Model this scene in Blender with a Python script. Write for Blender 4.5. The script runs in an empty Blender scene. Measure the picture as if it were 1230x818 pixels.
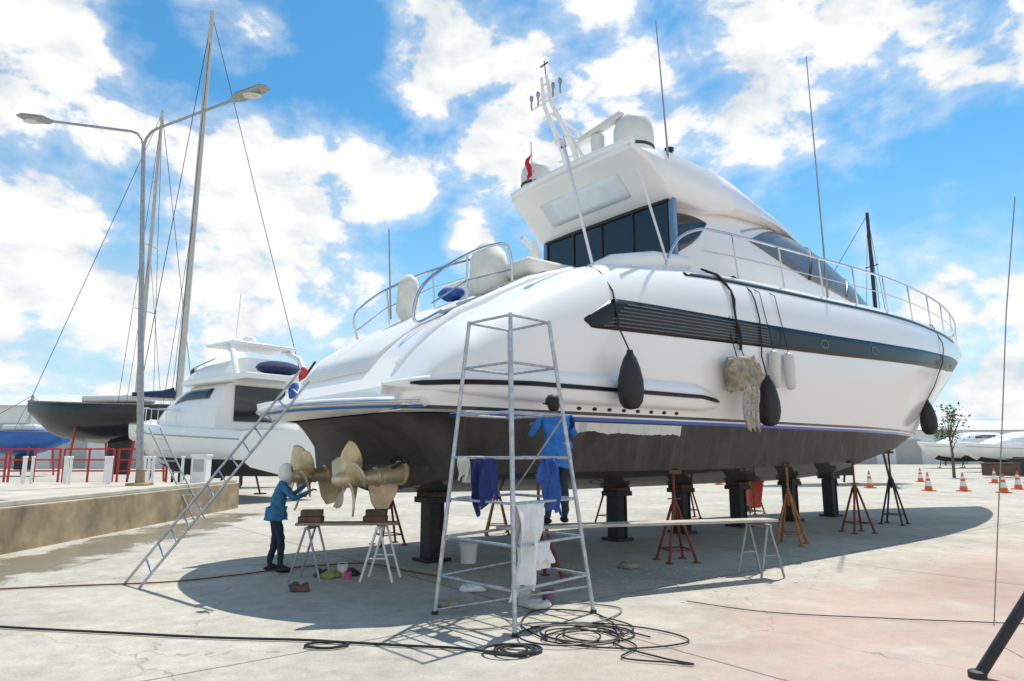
import bpy, math, random
from mathutils import Vector, Matrix, noise
random.seed(7)
sc=bpy.context.scene
COL=sc.collection
R=math.radians
# ------------------------------------------------------------ helpers
class MB:
    def __init__(s): s.v=[];s.f=[];s.m=[]
    def face(s,idx,mat=0): s.f.append(tuple(idx)); s.m.append(mat)
    def grid(s,rows,mat=0,closed=False):
        b=len(s.v); n=len(rows[0])
        for r in rows: s.v.extend([tuple(p) for p in r])
        for i in range(len(rows)-1):
            for j in range(n if closed else n-1):
                k=(j+1)%n
                s.face((b+i*n+j,b+i*n+k,b+(i+1)*n+k,b+(i+1)*n+j),mat)
        return b
    def loft(s,rings,mat=0,cap0=True,cap1=True):
        b=s.grid(rings,mat,True); n=len(rings[0])
        if cap0: s.face([b+j for j in range(n)],mat)
        if cap1:
            o=b+(len(rings)-1)*n; s.face([o+n-1-j for j in range(n)],mat)
    def tube(s,pts,r,n=8,mat=0,caps=True):
        P=[Vector(p) for p in pts]
        rr=r if isinstance(r,(list,tuple)) else [r]*len(P)
        rings=[];prev=None
        for i,p in enumerate(P):
            if i==0: t=P[1]-P[0]
            elif i==len(P)-1: t=P[-1]-P[-2]
            else: t=(P[i+1]-P[i]).normalized()+(P[i]-P[i-1]).normalized()
            if t.length<1e-9: t=Vector((0,0,1))
            t.normalize()
            if prev is None:
                ref=Vector((0,0,1)) if abs(t.z)<.9 else Vector((1,0,0))
                a=t.cross(ref).normalized()
            else:
                a=prev-t*prev.dot(t)
                if a.length<1e-6: a=t.cross(Vector((0,0,1)))
                a.normalize()
            prev=a; c=t.cross(a)
            rings.append([tuple(p+(a*math.cos(2*math.pi*k/n)+c*math.sin(2*math.pi*k/n))*rr[i]) for k in range(n)])
        s.loft(rings,mat,caps,caps)
    def box(s,c,d,mat=0,M=None):
        b=len(s.v)
        for z in (-.5,.5):
            for x,y in ((-.5,-.5),(.5,-.5),(.5,.5),(-.5,.5)):
                p=Vector((x*d[0],y*d[1],z*d[2]))
                if M: p=M@p
                s.v.append((p.x+c[0],p.y+c[1],p.z+c[2]))
        for q in ((3,2,1,0),(4,5,6,7),(0,1,5,4),(1,2,6,5),(2,3,7,6),(3,0,4,7)): s.face([b+i for i in q],mat)
    def lathe(s,prof,c=(0,0,0),n=16,mat=0,M=None):
        rings=[]
        for r,z in prof:
            ring=[]
            for k in range(n):
                p=Vector((r*math.cos(2*math.pi*k/n),r*math.sin(2*math.pi*k/n),z))
                if M: p=M@p
                ring.append((p.x+c[0],p.y+c[1],p.z+c[2]))
            rings.append(ring)
        s.loft(rings,mat)
    def ball(s,c,r,n=12,mat=0,M=None):
        if not isinstance(r,(tuple,list)): r=(r,r,r)
        rings=[]
        for i in range(n//2+1):
            a=-math.pi/2+math.pi*i/(n//2); a=max(-1.54,min(1.54,a))
            ring=[]
            for k in range(n):
                p=Vector((r[0]*math.cos(a)*math.cos(2*math.pi*k/n),r[1]*math.cos(a)*math.sin(2*math.pi*k/n),r[2]*math.sin(a)))
                if M: p=M@p
                ring.append((p.x+c[0],p.y+c[1],p.z+c[2]))
            rings.append(ring)
        s.loft(rings,mat)
    def rough(s,amp,fr,seed=0):
        s.v=[tuple(Vector(v)+Vector((noise.noise(Vector(v)*fr+Vector((seed,0,0))),noise.noise(Vector(v)*fr+Vector((0,seed+9,0))),noise.noise(Vector(v)*fr+Vector((0,3,seed)))))*amp) for v in s.v]
    def make(s,name,mats,parent=None,loc=(0,0,0),rot=(0,0,0),smooth=True,ang=40,bevel=0,subd=0,solid=0,props=None,recalc=True):
        me=bpy.data.meshes.new(name); me.from_pydata(s.v,[],s.f); me.validate()
        if not isinstance(mats,(list,tuple)): mats=[mats]
        for m in mats: me.materials.append(m)
        if len(me.polygons)==len(s.m):
            for p,k in zip(me.polygons,s.m): p.material_index=k
        if recalc:
            import bmesh
            bm=bmesh.new(); bm.from_mesh(me); bmesh.ops.recalc_face_normals(bm,faces=bm.faces); bm.to_mesh(me); bm.free()
        if smooth:
            for p in me.polygons: p.use_smooth=True
            me.set_sharp_from_angle(angle=R(ang))
        o=bpy.data.objects.new(name,me); COL.objects.link(o)
        o.location=loc; o.rotation_euler=rot
        if parent: o.parent=parent
        if bevel:
            b=o.modifiers.new('b','BEVEL'); b.width=bevel; b.segments=2; b.limit_method='ANGLE'
        if solid:
            b=o.modifiers.new('s','SOLIDIFY'); b.thickness=solid; b.offset=0
        if subd:
            b=o.modifiers.new('u','SUBSURF'); b.levels=subd; b.render_levels=subd
        if props:
            for k,v in props.items(): o[k]=v
        return o
def P(label,cat,group=None,kind=None):
    d={'label':label,'category':cat}
    if group: d['group']=group
    if kind: d['kind']=kind
    return d
def root(name,label,cat,loc=(0,0,0),rz=0,group=None):
    o=bpy.data.objects.new(name,None); COL.objects.link(o); o.empty_display_size=.3
    o.location=loc; o.rotation_euler=(0,0,rz)
    for k,v in P(label,cat,group).items(): o[k]=v
    return o
def copy_thing(rt,loc,rz=None,label=None):
    n=rt.copy(); COL.objects.link(n); n.location=loc
    if rz is not None: n.rotation_euler=(0,0,rz)
    if label: n['label']=label
    for ch in list(rt.children):
        c=ch.copy(); COL.objects.link(c); c.parent=n
    return n
def tab(keys):
    xs=[k[0] for k in keys]; ys=[k[1] for k in keys]; n=len(xs)
    d=[(ys[i+1]-ys[i])/(xs[i+1]-xs[i]) for i in range(n-1)]
    m=[d[0]]+[0 if d[i-1]*d[i]<=0 else 2*d[i-1]*d[i]/(d[i-1]+d[i]) for i in range(1,n-1)]+[d[-1]]
    def f(x):
        if x<=xs[0]: return ys[0]
        if x>=xs[-1]: return ys[-1]
        for i in range(n-1):
            if x<=xs[i+1]:
                h=xs[i+1]-xs[i]; t=(x-xs[i])/h
                return (2*t**3-3*t*t+1)*ys[i]+(t**3-2*t*t+t)*h*m[i]+(-2*t**3+3*t*t)*ys[i+1]+(t**3-t*t)*h*m[i+1]
    return f
def lin(keys):
    def f(x):
        if x<=keys[0][0]: return keys[0][1]
        for a,b in zip(keys,keys[1:]):
            if x<=b[0]: return a[1]+(b[1]-a[1])*(x-a[0])/(b[0]-a[0])
        return keys[-1][1]
    return f
# ------------------------------------------------------------ materials
def newmat(name):
    m=bpy.data.materials.new(name); m.use_nodes=True
    nt=m.node_tree; b=nt.nodes['Principled BSDF']; return m,nt,b
def mat(name,col,rough=.5,metal=0,var=.12,scale=5,bump=0,coat=0,stretch=None,spec=.5,detail=4):
    m,nt,b=newmat(name)
    tc=nt.nodes.new('ShaderNodeTexCoord'); nz=nt.nodes.new('ShaderNodeTexNoise')
    nz.inputs['Scale'].default_value=scale; nz.inputs['Detail'].default_value=detail; nz.inputs['Roughness'].default_value=.62
    if stretch:
        mp=nt.nodes.new('ShaderNodeMapping'); mp.inputs['Scale'].default_value=stretch
        nt.links.new(tc.outputs['Object'],mp.inputs[0]); nt.links.new(mp.outputs[0],nz.inputs['Vector'])
    else: nt.links.new(tc.outputs['Object'],nz.inputs['Vector'])
    cr=nt.nodes.new('ShaderNodeValToRGB')
    cr.color_ramp.elements[0].position=.3; cr.color_ramp.elements[1].position=.7
    cr.color_ramp.elements[0].color=tuple(max(0,c*(1-var)) for c in col)+(1,)
    cr.color_ramp.elements[1].color=tuple(min(1,c*(1+var)) for c in col)+(1,)
    nt.links.new(nz.outputs['Fac'],cr.inputs[0]); nt.links.new(cr.outputs[0],b.inputs['Base Color'])
    b.inputs['Roughness'].default_value=rough; b.inputs['Metallic'].default_value=metal
    b.inputs['Coat Weight'].default_value=coat; b.inputs['Specular IOR Level'].default_value=spec
    if bump:
        bp=nt.nodes.new('ShaderNodeBump'); bp.inputs['Strength'].default_value=bump; bp.inputs['Distance'].default_value=.02
        nt.links.new(nz.outputs['Fac'],bp.inputs['Height']); nt.links.new(bp.outputs[0],b.inputs['Normal'])
    return m
WHITE=mat('gelcoat_white',(.89,.885,.87),.25,0,.02,1.5,coat=.3)
WHITE2=mat('white_moulding',(.82,.815,.80),.35,0,.04,2)
OFFWS=mat('off_white_plastic',(.66,.65,.62),.4,0,.04,2)
OFFW=mat('cover_cloth',(.76,.73,.66),.85,0,.10,4,.3)
GREYD=mat('deck_grey',(.42,.42,.41),.6,0,.12,5)
SLATG=mat('grille_slat_grey',(.15,.15,.16),.45,0,.12,5)
GLASS=mat('tinted_glass',(.012,.014,.018),.06,0,.2,2,spec=.8)
GLASSG=mat('windshield_glass',(.12,.13,.14),.2,0,.2,2,spec=.5)
GLASSB=mat('pale_blue_glass',(.10,.22,.38),.1,0,.15,2,spec=.8)
BLACK=mat('black_gloss',(.008,.008,.01),.3,0,.2,3,spec=.35)
RUBBER=mat('black_rubber',(.02,.02,.022),.55,0,.3,8)
STEEL=mat('stainless_steel',(.62,.63,.65),.2,1,.08,8)
ALU=mat('aluminium_tube',(.48,.49,.51),.42,.75,.25,12)
MASTM=mat('grey_beige_mast',(.50,.48,.44),.45,.2,.08,3)
GALV=mat('galvanised_steel',(.34,.35,.36),.5,.6,.2,10)
BRONZE=mat('bronze',(.66,.53,.35),.38,.45,.25,5,.05,detail=6)
RUST=mat('rusty_red_steel',(.20,.05,.03),.7,.1,.45,9,.2)
REDST=mat('red_painted_steel',(.5,.03,.03),.5,0,.2,6)
RUSTO=mat('orange_rust_steel',(.36,.15,.05),.7,.1,.4,9,.2)
DKST=mat('dark_steel',(.035,.035,.04),.6,.2,.4,7,.2)
WOOD=mat('weathered_wood',(.3,.23,.16),.8,0,.35,6,.3,stretch=(1,6,6))
DWOOD=mat('dark_timber',(.12,.08,.055),.85,0,.4,7,.3)
REDP=mat('red_plastic',(.55,.03,.035),.4,0,.1,5)
ORANGE=mat('orange_plastic',(.75,.16,.04),.5,0,.1,5)
NAVYC=mat('navy_cloth',(.015,.03,.15),.85,0,.3,8,.3)
NAVYD=mat('dark_blue_canvas',(.02,.03,.09),.85,0,.3,8,.3)
BLUEC=mat('blue_cloth',(.03,.10,.36),.85,0,.3,9,.4)
CYANC=mat('bright_blue_cloth',(.03,.17,.50),.85,0,.25,9,.4)
SHIRT=mat('teal_blue_shirt',(.04,.17,.34),.85,0,.3,12,.4)
JEANS=mat('dark_jeans',(.02,.026,.05),.85,0,.3,12,.3)
SKIN=mat('skin',(.32,.17,.1),.55,0,.12,10)
HAIR=mat('black_hair',(.012,.01,.01),.6,0,.3,30)
HOOD=mat('white_hood_cloth',(.80,.80,.79),.9,0,.1,9,.3)
CREAM=mat('cream_cloth',(.62,.60,.54),.9,0,.2,7,.4)
CANVAS=mat('beige_canvas',(.30,.27,.20),.9,0,.4,9,.5)
ROPE=mat('dark_rope',(.025,.025,.03),.8,0,.4,40)
HOSE=mat('black_hose',(.018,.018,.02),.5,0,.3,20)
LEAF=mat('foliage',(.055,.09,.03),.7,0,.5,2)
TRUNK=mat('bark',(.14,.10,.07),.9,0,.3,8,.3)
REDF=mat('flag_red',(.55,.02,.04),.8,0,.2,8)
BLUEH=mat('blue_hull',(.02,.12,.42),.4,0,.15,2)
BLKH=mat('black_hull',(.015,.015,.018),.2,0,.3,2)
ANTIF=mat('antifouling_grey',(.05,.043,.042),.75,0,.4,2,.1)
BUILD=mat('white_cladding',(.72,.73,.74),.7,0,.06,1)
ROOF=mat('roof_sheet',(.6,.62,.63),.5,.1,.08,1)

def hull_material():
    m,nt,b=newmat('yacht_hull_paint'); N=nt.nodes; L=nt.links
    tc=N.new('ShaderNodeTexCoord'); sp=N.new('ShaderNodeSeparateXYZ'); L.new(tc.outputs['Object'],sp.inputs[0])
    def math_(op,a,c):
        n=N.new('ShaderNodeMath'); n.operation=op
        for i,x in enumerate((a,c)):
            if hasattr(x,'links'): L.new(x,n.inputs[i])
            else: n.inputs[i].default_value=x
        return n.outputs[0]
    def mix(f,a,c):
        n=N.new('ShaderNodeMix'); n.data_type='RGBA'
        L.new(f,n.inputs[0])
        for i,x in ((6,a),(7,c)):
            if hasattr(x,'links'): L.new(x,n.inputs[i])
            else: n.inputs[i].default_value=x
        return n.outputs[2]
    nz=N.new('ShaderNodeTexNoise'); nz.inputs['Scale'].default_value=1.6; nz.inputs['Detail'].default_value=7; nz.inputs['Roughness'].default_value=.68
    L.new(tc.outputs['Object'],nz.inputs['Vector'])
    cr=N.new('ShaderNodeValToRGB'); e=cr.color_ramp.elements
    e[0].position=.3; e[0].color=(.016,.0135,.0125,1); e[1].position=.75; e[1].color=(.066,.056,.047,1); L.new(nz.outputs['Fac'],cr.inputs[0])
    z=sp.outputs['Z']; x=sp.outputs['X']
    col=mix(math_('LESS_THAN',z,2.49),(.89,.885,.87,1),(.05,.055,.06,1))
    col=mix(math_('LESS_THAN',z,2.44),col,(.82,.82,.82,1))
    col=mix(math_('LESS_THAN',z,2.41),col,(.03,.12,.5,1))
    bot=math_('LESS_THAN',z,2.355)
    col=mix(bot,col,cr.outputs[0])
    w=math_('ADD',z,math_('MULTIPLY',nz.outputs['Fac'],.20))
    p=math_('MULTIPLY',math_('GREATER_THAN',w,2.27),math_('LESS_THAN',z,2.33))
    p=math_('MULTIPLY',p,math_('MULTIPLY',math_('GREATER_THAN',x,2.6),math_('LESS_THAN',x,5.4)))
    col=mix(p,col,(.7,.7,.68,1))
    mp=N.new('ShaderNodeMapping'); mp.inputs['Scale'].default_value=(3,3,.4); L.new(tc.outputs['Object'],mp.inputs[0])
    n2=N.new('ShaderNodeTexNoise'); n2.inputs['Scale'].default_value=2; n2.inputs['Detail'].default_value=3; L.new(mp.outputs[0],n2.inputs['Vector'])
    gg=N.new('ShaderNodeMapRange'); gg.inputs['From Min'].default_value=.5; gg.inputs['From Max'].default_value=.68; L.new(n2.outputs['Fac'],gg.inputs['Value'])
    g2=math_('MULTIPLY',math_('MULTIPLY',gg.outputs[0],bot),.3)
    col=mix(g2,col,(.13,.108,.088,1))
    L.new(col,b.inputs['Base Color'])
    L.new(math_('ADD',math_('MULTIPLY',bot,.5),.17),b.inputs['Roughness'])
    b.inputs['Coat Weight'].default_value=.1
    return m
HULLM=hull_material()

def ground_material():
    m,nt,b=newmat('concrete_yard'); N=nt.nodes; L=nt.links
    tc=N.new('ShaderNodeTexCoord'); sp=N.new('ShaderNodeSeparateXYZ'); L.new(tc.outputs['Object'],sp.inputs[0])
    def M(op,a,c=0):
        n=N.new('ShaderNodeMath'); n.operation=op
        for i,x in enumerate((a,c)):
            if hasattr(x,'links'): L.new(x,n.inputs[i])
            else: n.inputs[i].default_value=x
        return n.outputs[0]
    def nz(s,d=5,r=.6,dist=0):
        n=N.new('ShaderNodeTexNoise'); n.inputs['Scale'].default_value=s; n.inputs['Detail'].default_value=d; n.inputs['Roughness'].default_value=r; n.inputs['Distortion'].default_value=dist
        L.new(tc.outputs['Object'],n.inputs['Vector']); return n.outputs['Fac']
    def ramp(f,p0,c0,p1,c1):
        n=N.new('ShaderNodeValToRGB'); e=n.color_ramp.elements; e[0].position=p0; e[1].position=p1
        e[0].color=c0 if isinstance(c0,tuple) else (c0,c0,c0,1); e[1].color=c1 if isinstance(c1,tuple) else (c1,c1,c1,1)
        L.new(f,n.inputs[0]); return n.outputs[0]
    def mix(f,a,c,bt='MIX'):
        n=N.new('ShaderNodeMix'); n.data_type='RGBA'; n.blend_type=bt
        if hasattr(f,'links'): L.new(f,n.inputs[0])
        else: n.inputs[0].default_value=f
        for i,x in ((6,a),(7,c)):
            if hasattr(x,'links'): L.new(x,n.inputs[i])
            else: n.inputs[i].default_value=x
        return n.outputs[2]
    n1=nz(.35,6,.62); n2=nz(3.5,6,.7); n3=nz(.8,7,.7,.6); n4=nz(45,2,.5)
    base=ramp(n1,.30,(.40,.37,.31,1),.68,(.60,.56,.475,1))
    base=mix(.7,base,ramp(n2,.25,.50,.72,1.05),'MULTIPLY')
    base=mix(.7,base,ramp(n4,.2,.72,.8,1.2),'MULTIPLY')
    st=ramp(n3,.54,0.,.74,1.)
    base=mix(M('MULTIPLY',st,.38),base,(.17,.15,.12,1))
    pal=ramp(n3,.30,1.,.45,0.)
    base=mix(M('MULTIPLY',pal,.35),base,(.62,.58,.50,1))
    X=sp.outputs['X'];Y=sp.outputs['Y']
    w=M('ADD',M('MULTIPLY',M('ADD',X,3),-.616),M('MULTIPLY',M('SUBTRACT',Y,11.05),.788))
    e1=M('ADD',M('MULTIPLY',w,-1),M('MULTIPLY',M('SUBTRACT',n3,.5),2.5))
    red=ramp(M('MULTIPLY',e1,.1),.44,0.,.60,1.)
    rn=ramp(n2,.30,.45,.62,1.)
    rm=M('MULTIPLY',M('MULTIPLY',red,rn),.62)
    rm=M('MULTIPLY',rm,ramp(M('MULTIPLY',M('ADD',X,2),.1),.1,0.,.5,1.))
    rm=M('MULTIPLY',rm,ramp(n3,.32,.45,.5,1.))
    base=mix(rm,base,ramp(n1,.3,(.41,.20,.155,1),.7,(.50,.31,.255,1)))
    s=M('ADD',M('MULTIPLY',M('ADD',X,3),.788),M('MULTIPLY',M('SUBTRACT',Y,11.05),.616))
    def line(c,per,off,wd):
        f=M('FRACT',M('MULTIPLY',M('ADD',c,off),1/per)); a=M('ABSOLUTE',M('SUBTRACT',f,.5)); return M('LESS_THAN',a,wd/per)
    wob=M('MULTIPLY',M('SUBTRACT',n2,.5),.04)
    ln=M('MAXIMUM',line(M('ADD',s,wob),6.5,2.2,.016),line(M('ADD',w,wob),5.5,1.2,.016))
    base=mix(M('MULTIPLY',ln,.75),base,(.09,.08,.07,1))
    vo=N.new('ShaderNodeTexVoronoi'); vo.feature='DISTANCE_TO_EDGE'; vo.inputs['Scale'].default_value=.22
    vm=N.new('ShaderNodeVectorMath'); vm.operation='ADD'
    cn=N.new('ShaderNodeTexNoise'); cn.inputs['Scale'].default_value=1.2; cn.inputs['Detail'].default_value=5; L.new(tc.outputs['Object'],cn.inputs['Vector'])
    L.new(tc.outputs['Object'],vm.inputs[0]); L.new(cn.outputs['Color'],vm.inputs[1]); L.new(vm.outputs[0],vo.inputs['Vector'])
    ck=M('MULTIPLY',M('LESS_THAN',vo.outputs['Distance'],.0016),M('GREATER_THAN',n1,.47))
    base=mix(M('MULTIPLY',ck,.45),base,(.14,.12,.1,1))
    dx=M('ABSOLUTE',M('ADD',X,8.3)); dm=M('ADD',M('MULTIPLY',dx,-.30),M('MULTIPLY',n3,1.15))
    wet=ramp(dm,.30,0.,.40,1.)
    wet=M('MULTIPLY',wet,M('MULTIPLY',M('LESS_THAN',Y,22),M('GREATER_THAN',Y,9.5)))
    base=mix(M('MULTIPLY',wet,.72),base,(.15,.125,.075,1))
    L.new(base,b.inputs['Base Color'])
    L.new(M('SUBTRACT',.85,M('MULTIPLY',wet,.65)),b.inputs['Roughness'])
    bp=N.new('ShaderNodeBump'); bp.inputs['Strength'].default_value=.3; bp.inputs['Distance'].default_value=.02
    L.new(M('ADD',n2,M('MULTIPLY',n4,.4)),bp.inputs['Height']); L.new(bp.outputs[0],b.inputs['Normal'])
    return m
GROUND=ground_material()
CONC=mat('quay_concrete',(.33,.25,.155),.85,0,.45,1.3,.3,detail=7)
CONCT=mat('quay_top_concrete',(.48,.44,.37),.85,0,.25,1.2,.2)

g=MB(); g.face([0,1,2,3]); g.v=[(-1500,-60,0),(1500,-60,0),(1500,2500,0),(-1500,2500,0)]
g.make('ground',GROUND,smooth=False,props=P('wide pale concrete boatyard floor with worn red paint','ground',kind='structure'))

SUN=Vector((.22,.45,1)).normalized()
w=bpy.data.worlds.new('World'); sc.world=w; w.use_nodes=True
nt=w.node_tree; N=nt.nodes; L=nt.links; bg=N['Background']
sky=N.new('ShaderNodeTexSky'); sky.sky_type='NISHITA'; sky.sun_disc=False
sky.sun_elevation=math.asin(SUN.z); sky.sun_rotation=math.atan2(SUN.x,SUN.y); sky.air_density=1.1; sky.dust_density=.3; sky.ozone_density=3
tc=N.new('ShaderNodeTexCoord')
def WM(op,a,c=0,clamp=False):
    n=N.new('ShaderNodeMath'); n.operation=op; n.use_clamp=clamp
    for i,x in enumerate((a,c)):
        if hasattr(x,'links'): L.new(x,n.inputs[i])
        else: n.inputs[i].default_value=x
    return n.outputs[0]
nrm=N.new('ShaderNodeVectorMath'); nrm.operation='NORMALIZE'; L.new(tc.outputs['Generated'],nrm.inputs[0])
D=nrm.outputs[0]
def wnoise(scale,detail,rough,off=(0,0,0),st=(1,1,1.6),dist=.15):
    mp=N.new('ShaderNodeMapping'); mp.inputs['Scale'].default_value=st; mp.inputs['Location'].default_value=off
    L.new(D,mp.inputs[0]); n=N.new('ShaderNodeTexNoise'); n.inputs['Scale'].default_value=scale; n.inputs['Detail'].default_value=detail; n.inputs['Roughness'].default_value=rough
    n.inputs['Distortion'].default_value=dist
    L.new(mp.outputs[0],n.inputs['Vector']); return n.outputs['Fac']
nA=wnoise(7,8,.56); nA2=wnoise(7,5,.56,off=(-.01,-.02,-.06))
blobs=[(-.70,.93,.50,.13),(-.60,.93,.46,.06),(-.689,.911,.66,.07),(-.40,.91,.66,.07),(-.35,.945,.38,.09),(-.20,.945,.39,.07),(-.46,.969,.27,.16),(-.68,.979,.22,.19),(-.22,.971,.22,.10),
 (.01,.929,.47,.08),(.08,.929,.44,.07),(-.07,.915,.60,.10),(.02,.92,.56,.07),(.14,.915,.60,.10),(.30,.917,.62,.14),(.46,.917,.60,.13),(-.061,.962,.30,.04),(.68,.975,.16,.10),(-.36,.987,.163,.20),(.64,.913,.62,.10),(-.9,.9,.2,.2),
 (-.6,-.8,.35,.42),(.5,-.9,.3,.42),(0,-.9,.45,.4),(1.2,-.3,.35,.35)]  # this row: unseen clouds behind the camera, added to brighten the near hull side
acc=None
for bx,by,bz,rr in blobs:
    v=Vector((bx,by,bz)).normalized()
    dn=N.new('ShaderNodeVectorMath'); dn.operation='DOT_PRODUCT'; L.new(D,dn.inputs[0]); dn.inputs[1].default_value=v
    mr=N.new('ShaderNodeMapRange'); mr.interpolation_type='SMOOTHSTEP'
    mr.inputs['From Min'].default_value=math.cos(rr*1.5); mr.inputs['From Max'].default_value=math.cos(rr*.25)
    L.new(dn.outputs['Value'],mr.inputs['Value'])
    acc=mr.outputs[0] if acc is None else WM('MAXIMUM',acc,mr.outputs[0])
def dens(n): return WM('ADD',WM('MULTIPLY',n,1.6),WM('MULTIPLY',acc,.36))
d=dens(nA); d2=dens(nA2)
def srange(x,a,b_,hi=1):
    mr=N.new('ShaderNodeMapRange'); mr.interpolation_type='SMOOTHSTEP'; mr.inputs['From Min'].default_value=a; mr.inputs['From Max'].default_value=b_; mr.inputs['To Max'].default_value=hi; L.new(x,mr.inputs['Value']); return mr.outputs[0]
cl=WM('MAXIMUM',srange(d,1.00,1.16),srange(d,.78,1.25,.62))
sx=N.new('ShaderNodeSeparateXYZ'); L.new(D,sx.inputs[0])
hz=N.new('ShaderNodeMapRange'); hz.interpolation_type='SMOOTHSTEP'; hz.inputs['From Min'].default_value=.45; hz.inputs['From Max'].default_value=0; hz.inputs['To Max'].default_value=.65; L.new(sx.outputs['Z'],hz.inputs['Value'])
sh=WM('MULTIPLY',WM('SUBTRACT',d2,d),1.7); shade=WM('ADD',sh,.42,True)
cc=N.new('ShaderNodeValToRGB'); e=cc.color_ramp.elements
e[0].position=.35; e[0].color=(1.0,1.0,1.0,1); e[1].position=.95; e[1].color=(.64,.72,.82,1); L.new(shade,cc.inputs[0])
skm=N.new('ShaderNodeMix'); skm.data_type='RGBA'; skm.blend_type='MULTIPLY'; skm.inputs[0].default_value=1
L.new(sky.outputs[0],skm.inputs[6]); skm.inputs[7].default_value=(.46,1.02,1.16,1)
STR=.13
def wmix(f,a,c):
    n=N.new('ShaderNodeMix'); n.data_type='RGBA'; L.new(f,n.inputs[0])
    for i,x in ((6,a),(7,c)):
        if hasattr(x,'links'): L.new(x,n.inputs[i])
        else: n.inputs[i].default_value=x
    return n.outputs[2]
k=1.0/STR
sc1=N.new('ShaderNodeMix'); sc1.data_type='RGBA'; sc1.blend_type='MULTIPLY'; sc1.inputs[0].default_value=1; L.new(cc.outputs[0],sc1.inputs[6]); sc1.inputs[7].default_value=(k,k,k*.985,1)
a=wmix(hz.outputs[0],skm.outputs[2],(.60*k,.82*k,.95*k,1))
a=wmix(cl,a,sc1.outputs[2])
L.new(a,bg.inputs['Color']); bg.inputs['Strength'].default_value=STR
sl=bpy.data.lights.new('sun','SUN'); sl.energy=5.0; sl.angle=R(.5); sl.color=(1,.95,.86)
so=bpy.data.objects.new('sun',sl); COL.objects.link(so); so.rotation_euler=(-SUN).to_track_quat('-Z','Y').to_euler(); so.location=(0,0,40)
cam=bpy.data.cameras.new('camera'); co=bpy.data.objects.new('camera',cam); COL.objects.link(co)
cam.lens=24; cam.sensor_width=36; co.location=(0,0,1.85); co.rotation_euler=(R(99.4),0,0); cam.clip_end=6000; cam.clip_start=.05; sc.camera=co
sc.view_settings.view_transform='Standard'; sc.view_settings.look='None'; sc.view_settings.exposure=0

# ------------------------------------------------------------ THE YACHT
Y=root('motor_yacht','large white motor yacht propped on steel stands for hull work','yacht',(-3,11.05,0),R(38))
KZ=tab([(.9,1.2),(6,1.12),(12,1.12),(15,1.2),(17,1.42),(19.4,1.9),(21.5,2.62),(23.5,3.55),(25,4.4),(26.3,5.2)])
CZ=tab([(.9,1.55),(6,1.55),(12,1.68),(15,1.90),(17,2.13),(19.4,2.45),(21.5,2.92),(23.5,3.7),(25,4.48),(26.3,5.23)])
CW=tab([(.9,2.45),(6,2.6),(12,2.5),(15,2.1),(17,1.6),(19.4,.9),(21.5,.4),(23.5,.16),(25,.07),(26.3,.02)])
BW=tab([(0,2.5),(.4,2.68),(.9,2.75),(6,2.85),(12,2.74),(15,2.35),(17,1.85),(19.4,1.1),(21.5,.5),(23.5,.22),(25,.1),(26.3,.03)])
MW=tab([(0,2.55),(.4,2.82),(.9,2.95),(6,3.05),(12,3.05),(15,2.95),(18,2.6),(21,2.0),(23.5,1.3),(25,.72),(26.3,.1)])
GW=tab([(0,1.95),(.4,2.08),(.9,2.15),(2.4,2.2),(6,2.4),(12,2.55),(15,2.55),(18,2.35),(21,1.85),(23.5,1.2),(25,.66),(26.3,.07)])
GZ=tab([(0,2.78),(.2,3.02),(.5,3.38),(1.1,3.88),(1.63,4.15),(2.4,4.58),(4.2,5.2),(6.7,5.45),(10.8,5.56),(15,5.66),(20,5.66),(23,5.60),(26.3,5.48)])
CR=tab([(0,0),(4,.03),(8,.12),(12,.32),(18,.36),(23,.2),(26.3,.01)])
FM=tab([(0,.52),(12,.52),(18,.70),(24,.88)])
FS=[0,.08,.18,.3,.42,.52,.6,.68,.76,.83,.89,.94,.975,1]
def topside(s):
    cz=CZ(s) if s>=.9 else 2.42
    zb=max(2.4,cz+.04) if s>=.9 else 2.44
    bw,mw,gw,gz=BW(s),MW(s),GW(s),GZ(s); fm=FM(s)
    out=[]
    for f in FS:
        if f<fm:
            g_=f/fm; a1=math.sin(g_*math.pi/2)**.9; kk=max(0,min(1,(s-12)/8)); ww=bw+(mw-bw)*(a1*(1-kk)+(g_**1.05)*kk)
        else: g_=(f-fm)/(1-fm); ww=gw+(mw-gw)*max(0,(1-g_**2.4))**.62
        out.append((ww,zb+(gz-zb)*f))
    return out
def hull_w(s,z):
    t=topside(s)
    if z<=t[0][1]: return t[0][0]
    for i in range(len(t)-1):
        if z<=t[i+1][1]:
            k=(z-t[i][1])/(t[i+1][1]-t[i][1]+1e-9); return t[i][0]+(t[i+1][0]-t[i][0])*k
    return t[-1][0]
def half(s):
    if s<.9: kz=cz=2.42; cw=BW(s)-.08; mid=2.42
    else: kz,cz,cw=KZ(s),CZ(s),CW(s); mid=(kz+cz)/2-.03
    h=[(0,kz),(cw*.5,mid),(cw,cz),(cw+.05,cz+.012)]+topside(s)
    gz,gw,c=GZ(s),GW(s),CR(s)
    h+=[(gw*.93,gz+.005),(gw*.8,gz+c*.35),(gw*.45,gz+c*.85),(0,gz+c)]
    return h
ss=[0,.08,.2,.35,.5,.7,.88,.9]+[1.2+i*.45 for i in range(54)]+[25.7,26,26.2,26.3]
ss=sorted(set(s for s in ss if s<=26.3))
rings=[]
for s in ss:
    h=half(s); rings.append([(s,-a,b) for a,b in h]+[(s,a,b) for a,b in reversed(h[1:-1])])
mb=MB(); mb.loft(rings); mb.make('hull',HULLM,Y,ang=35)
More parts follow.
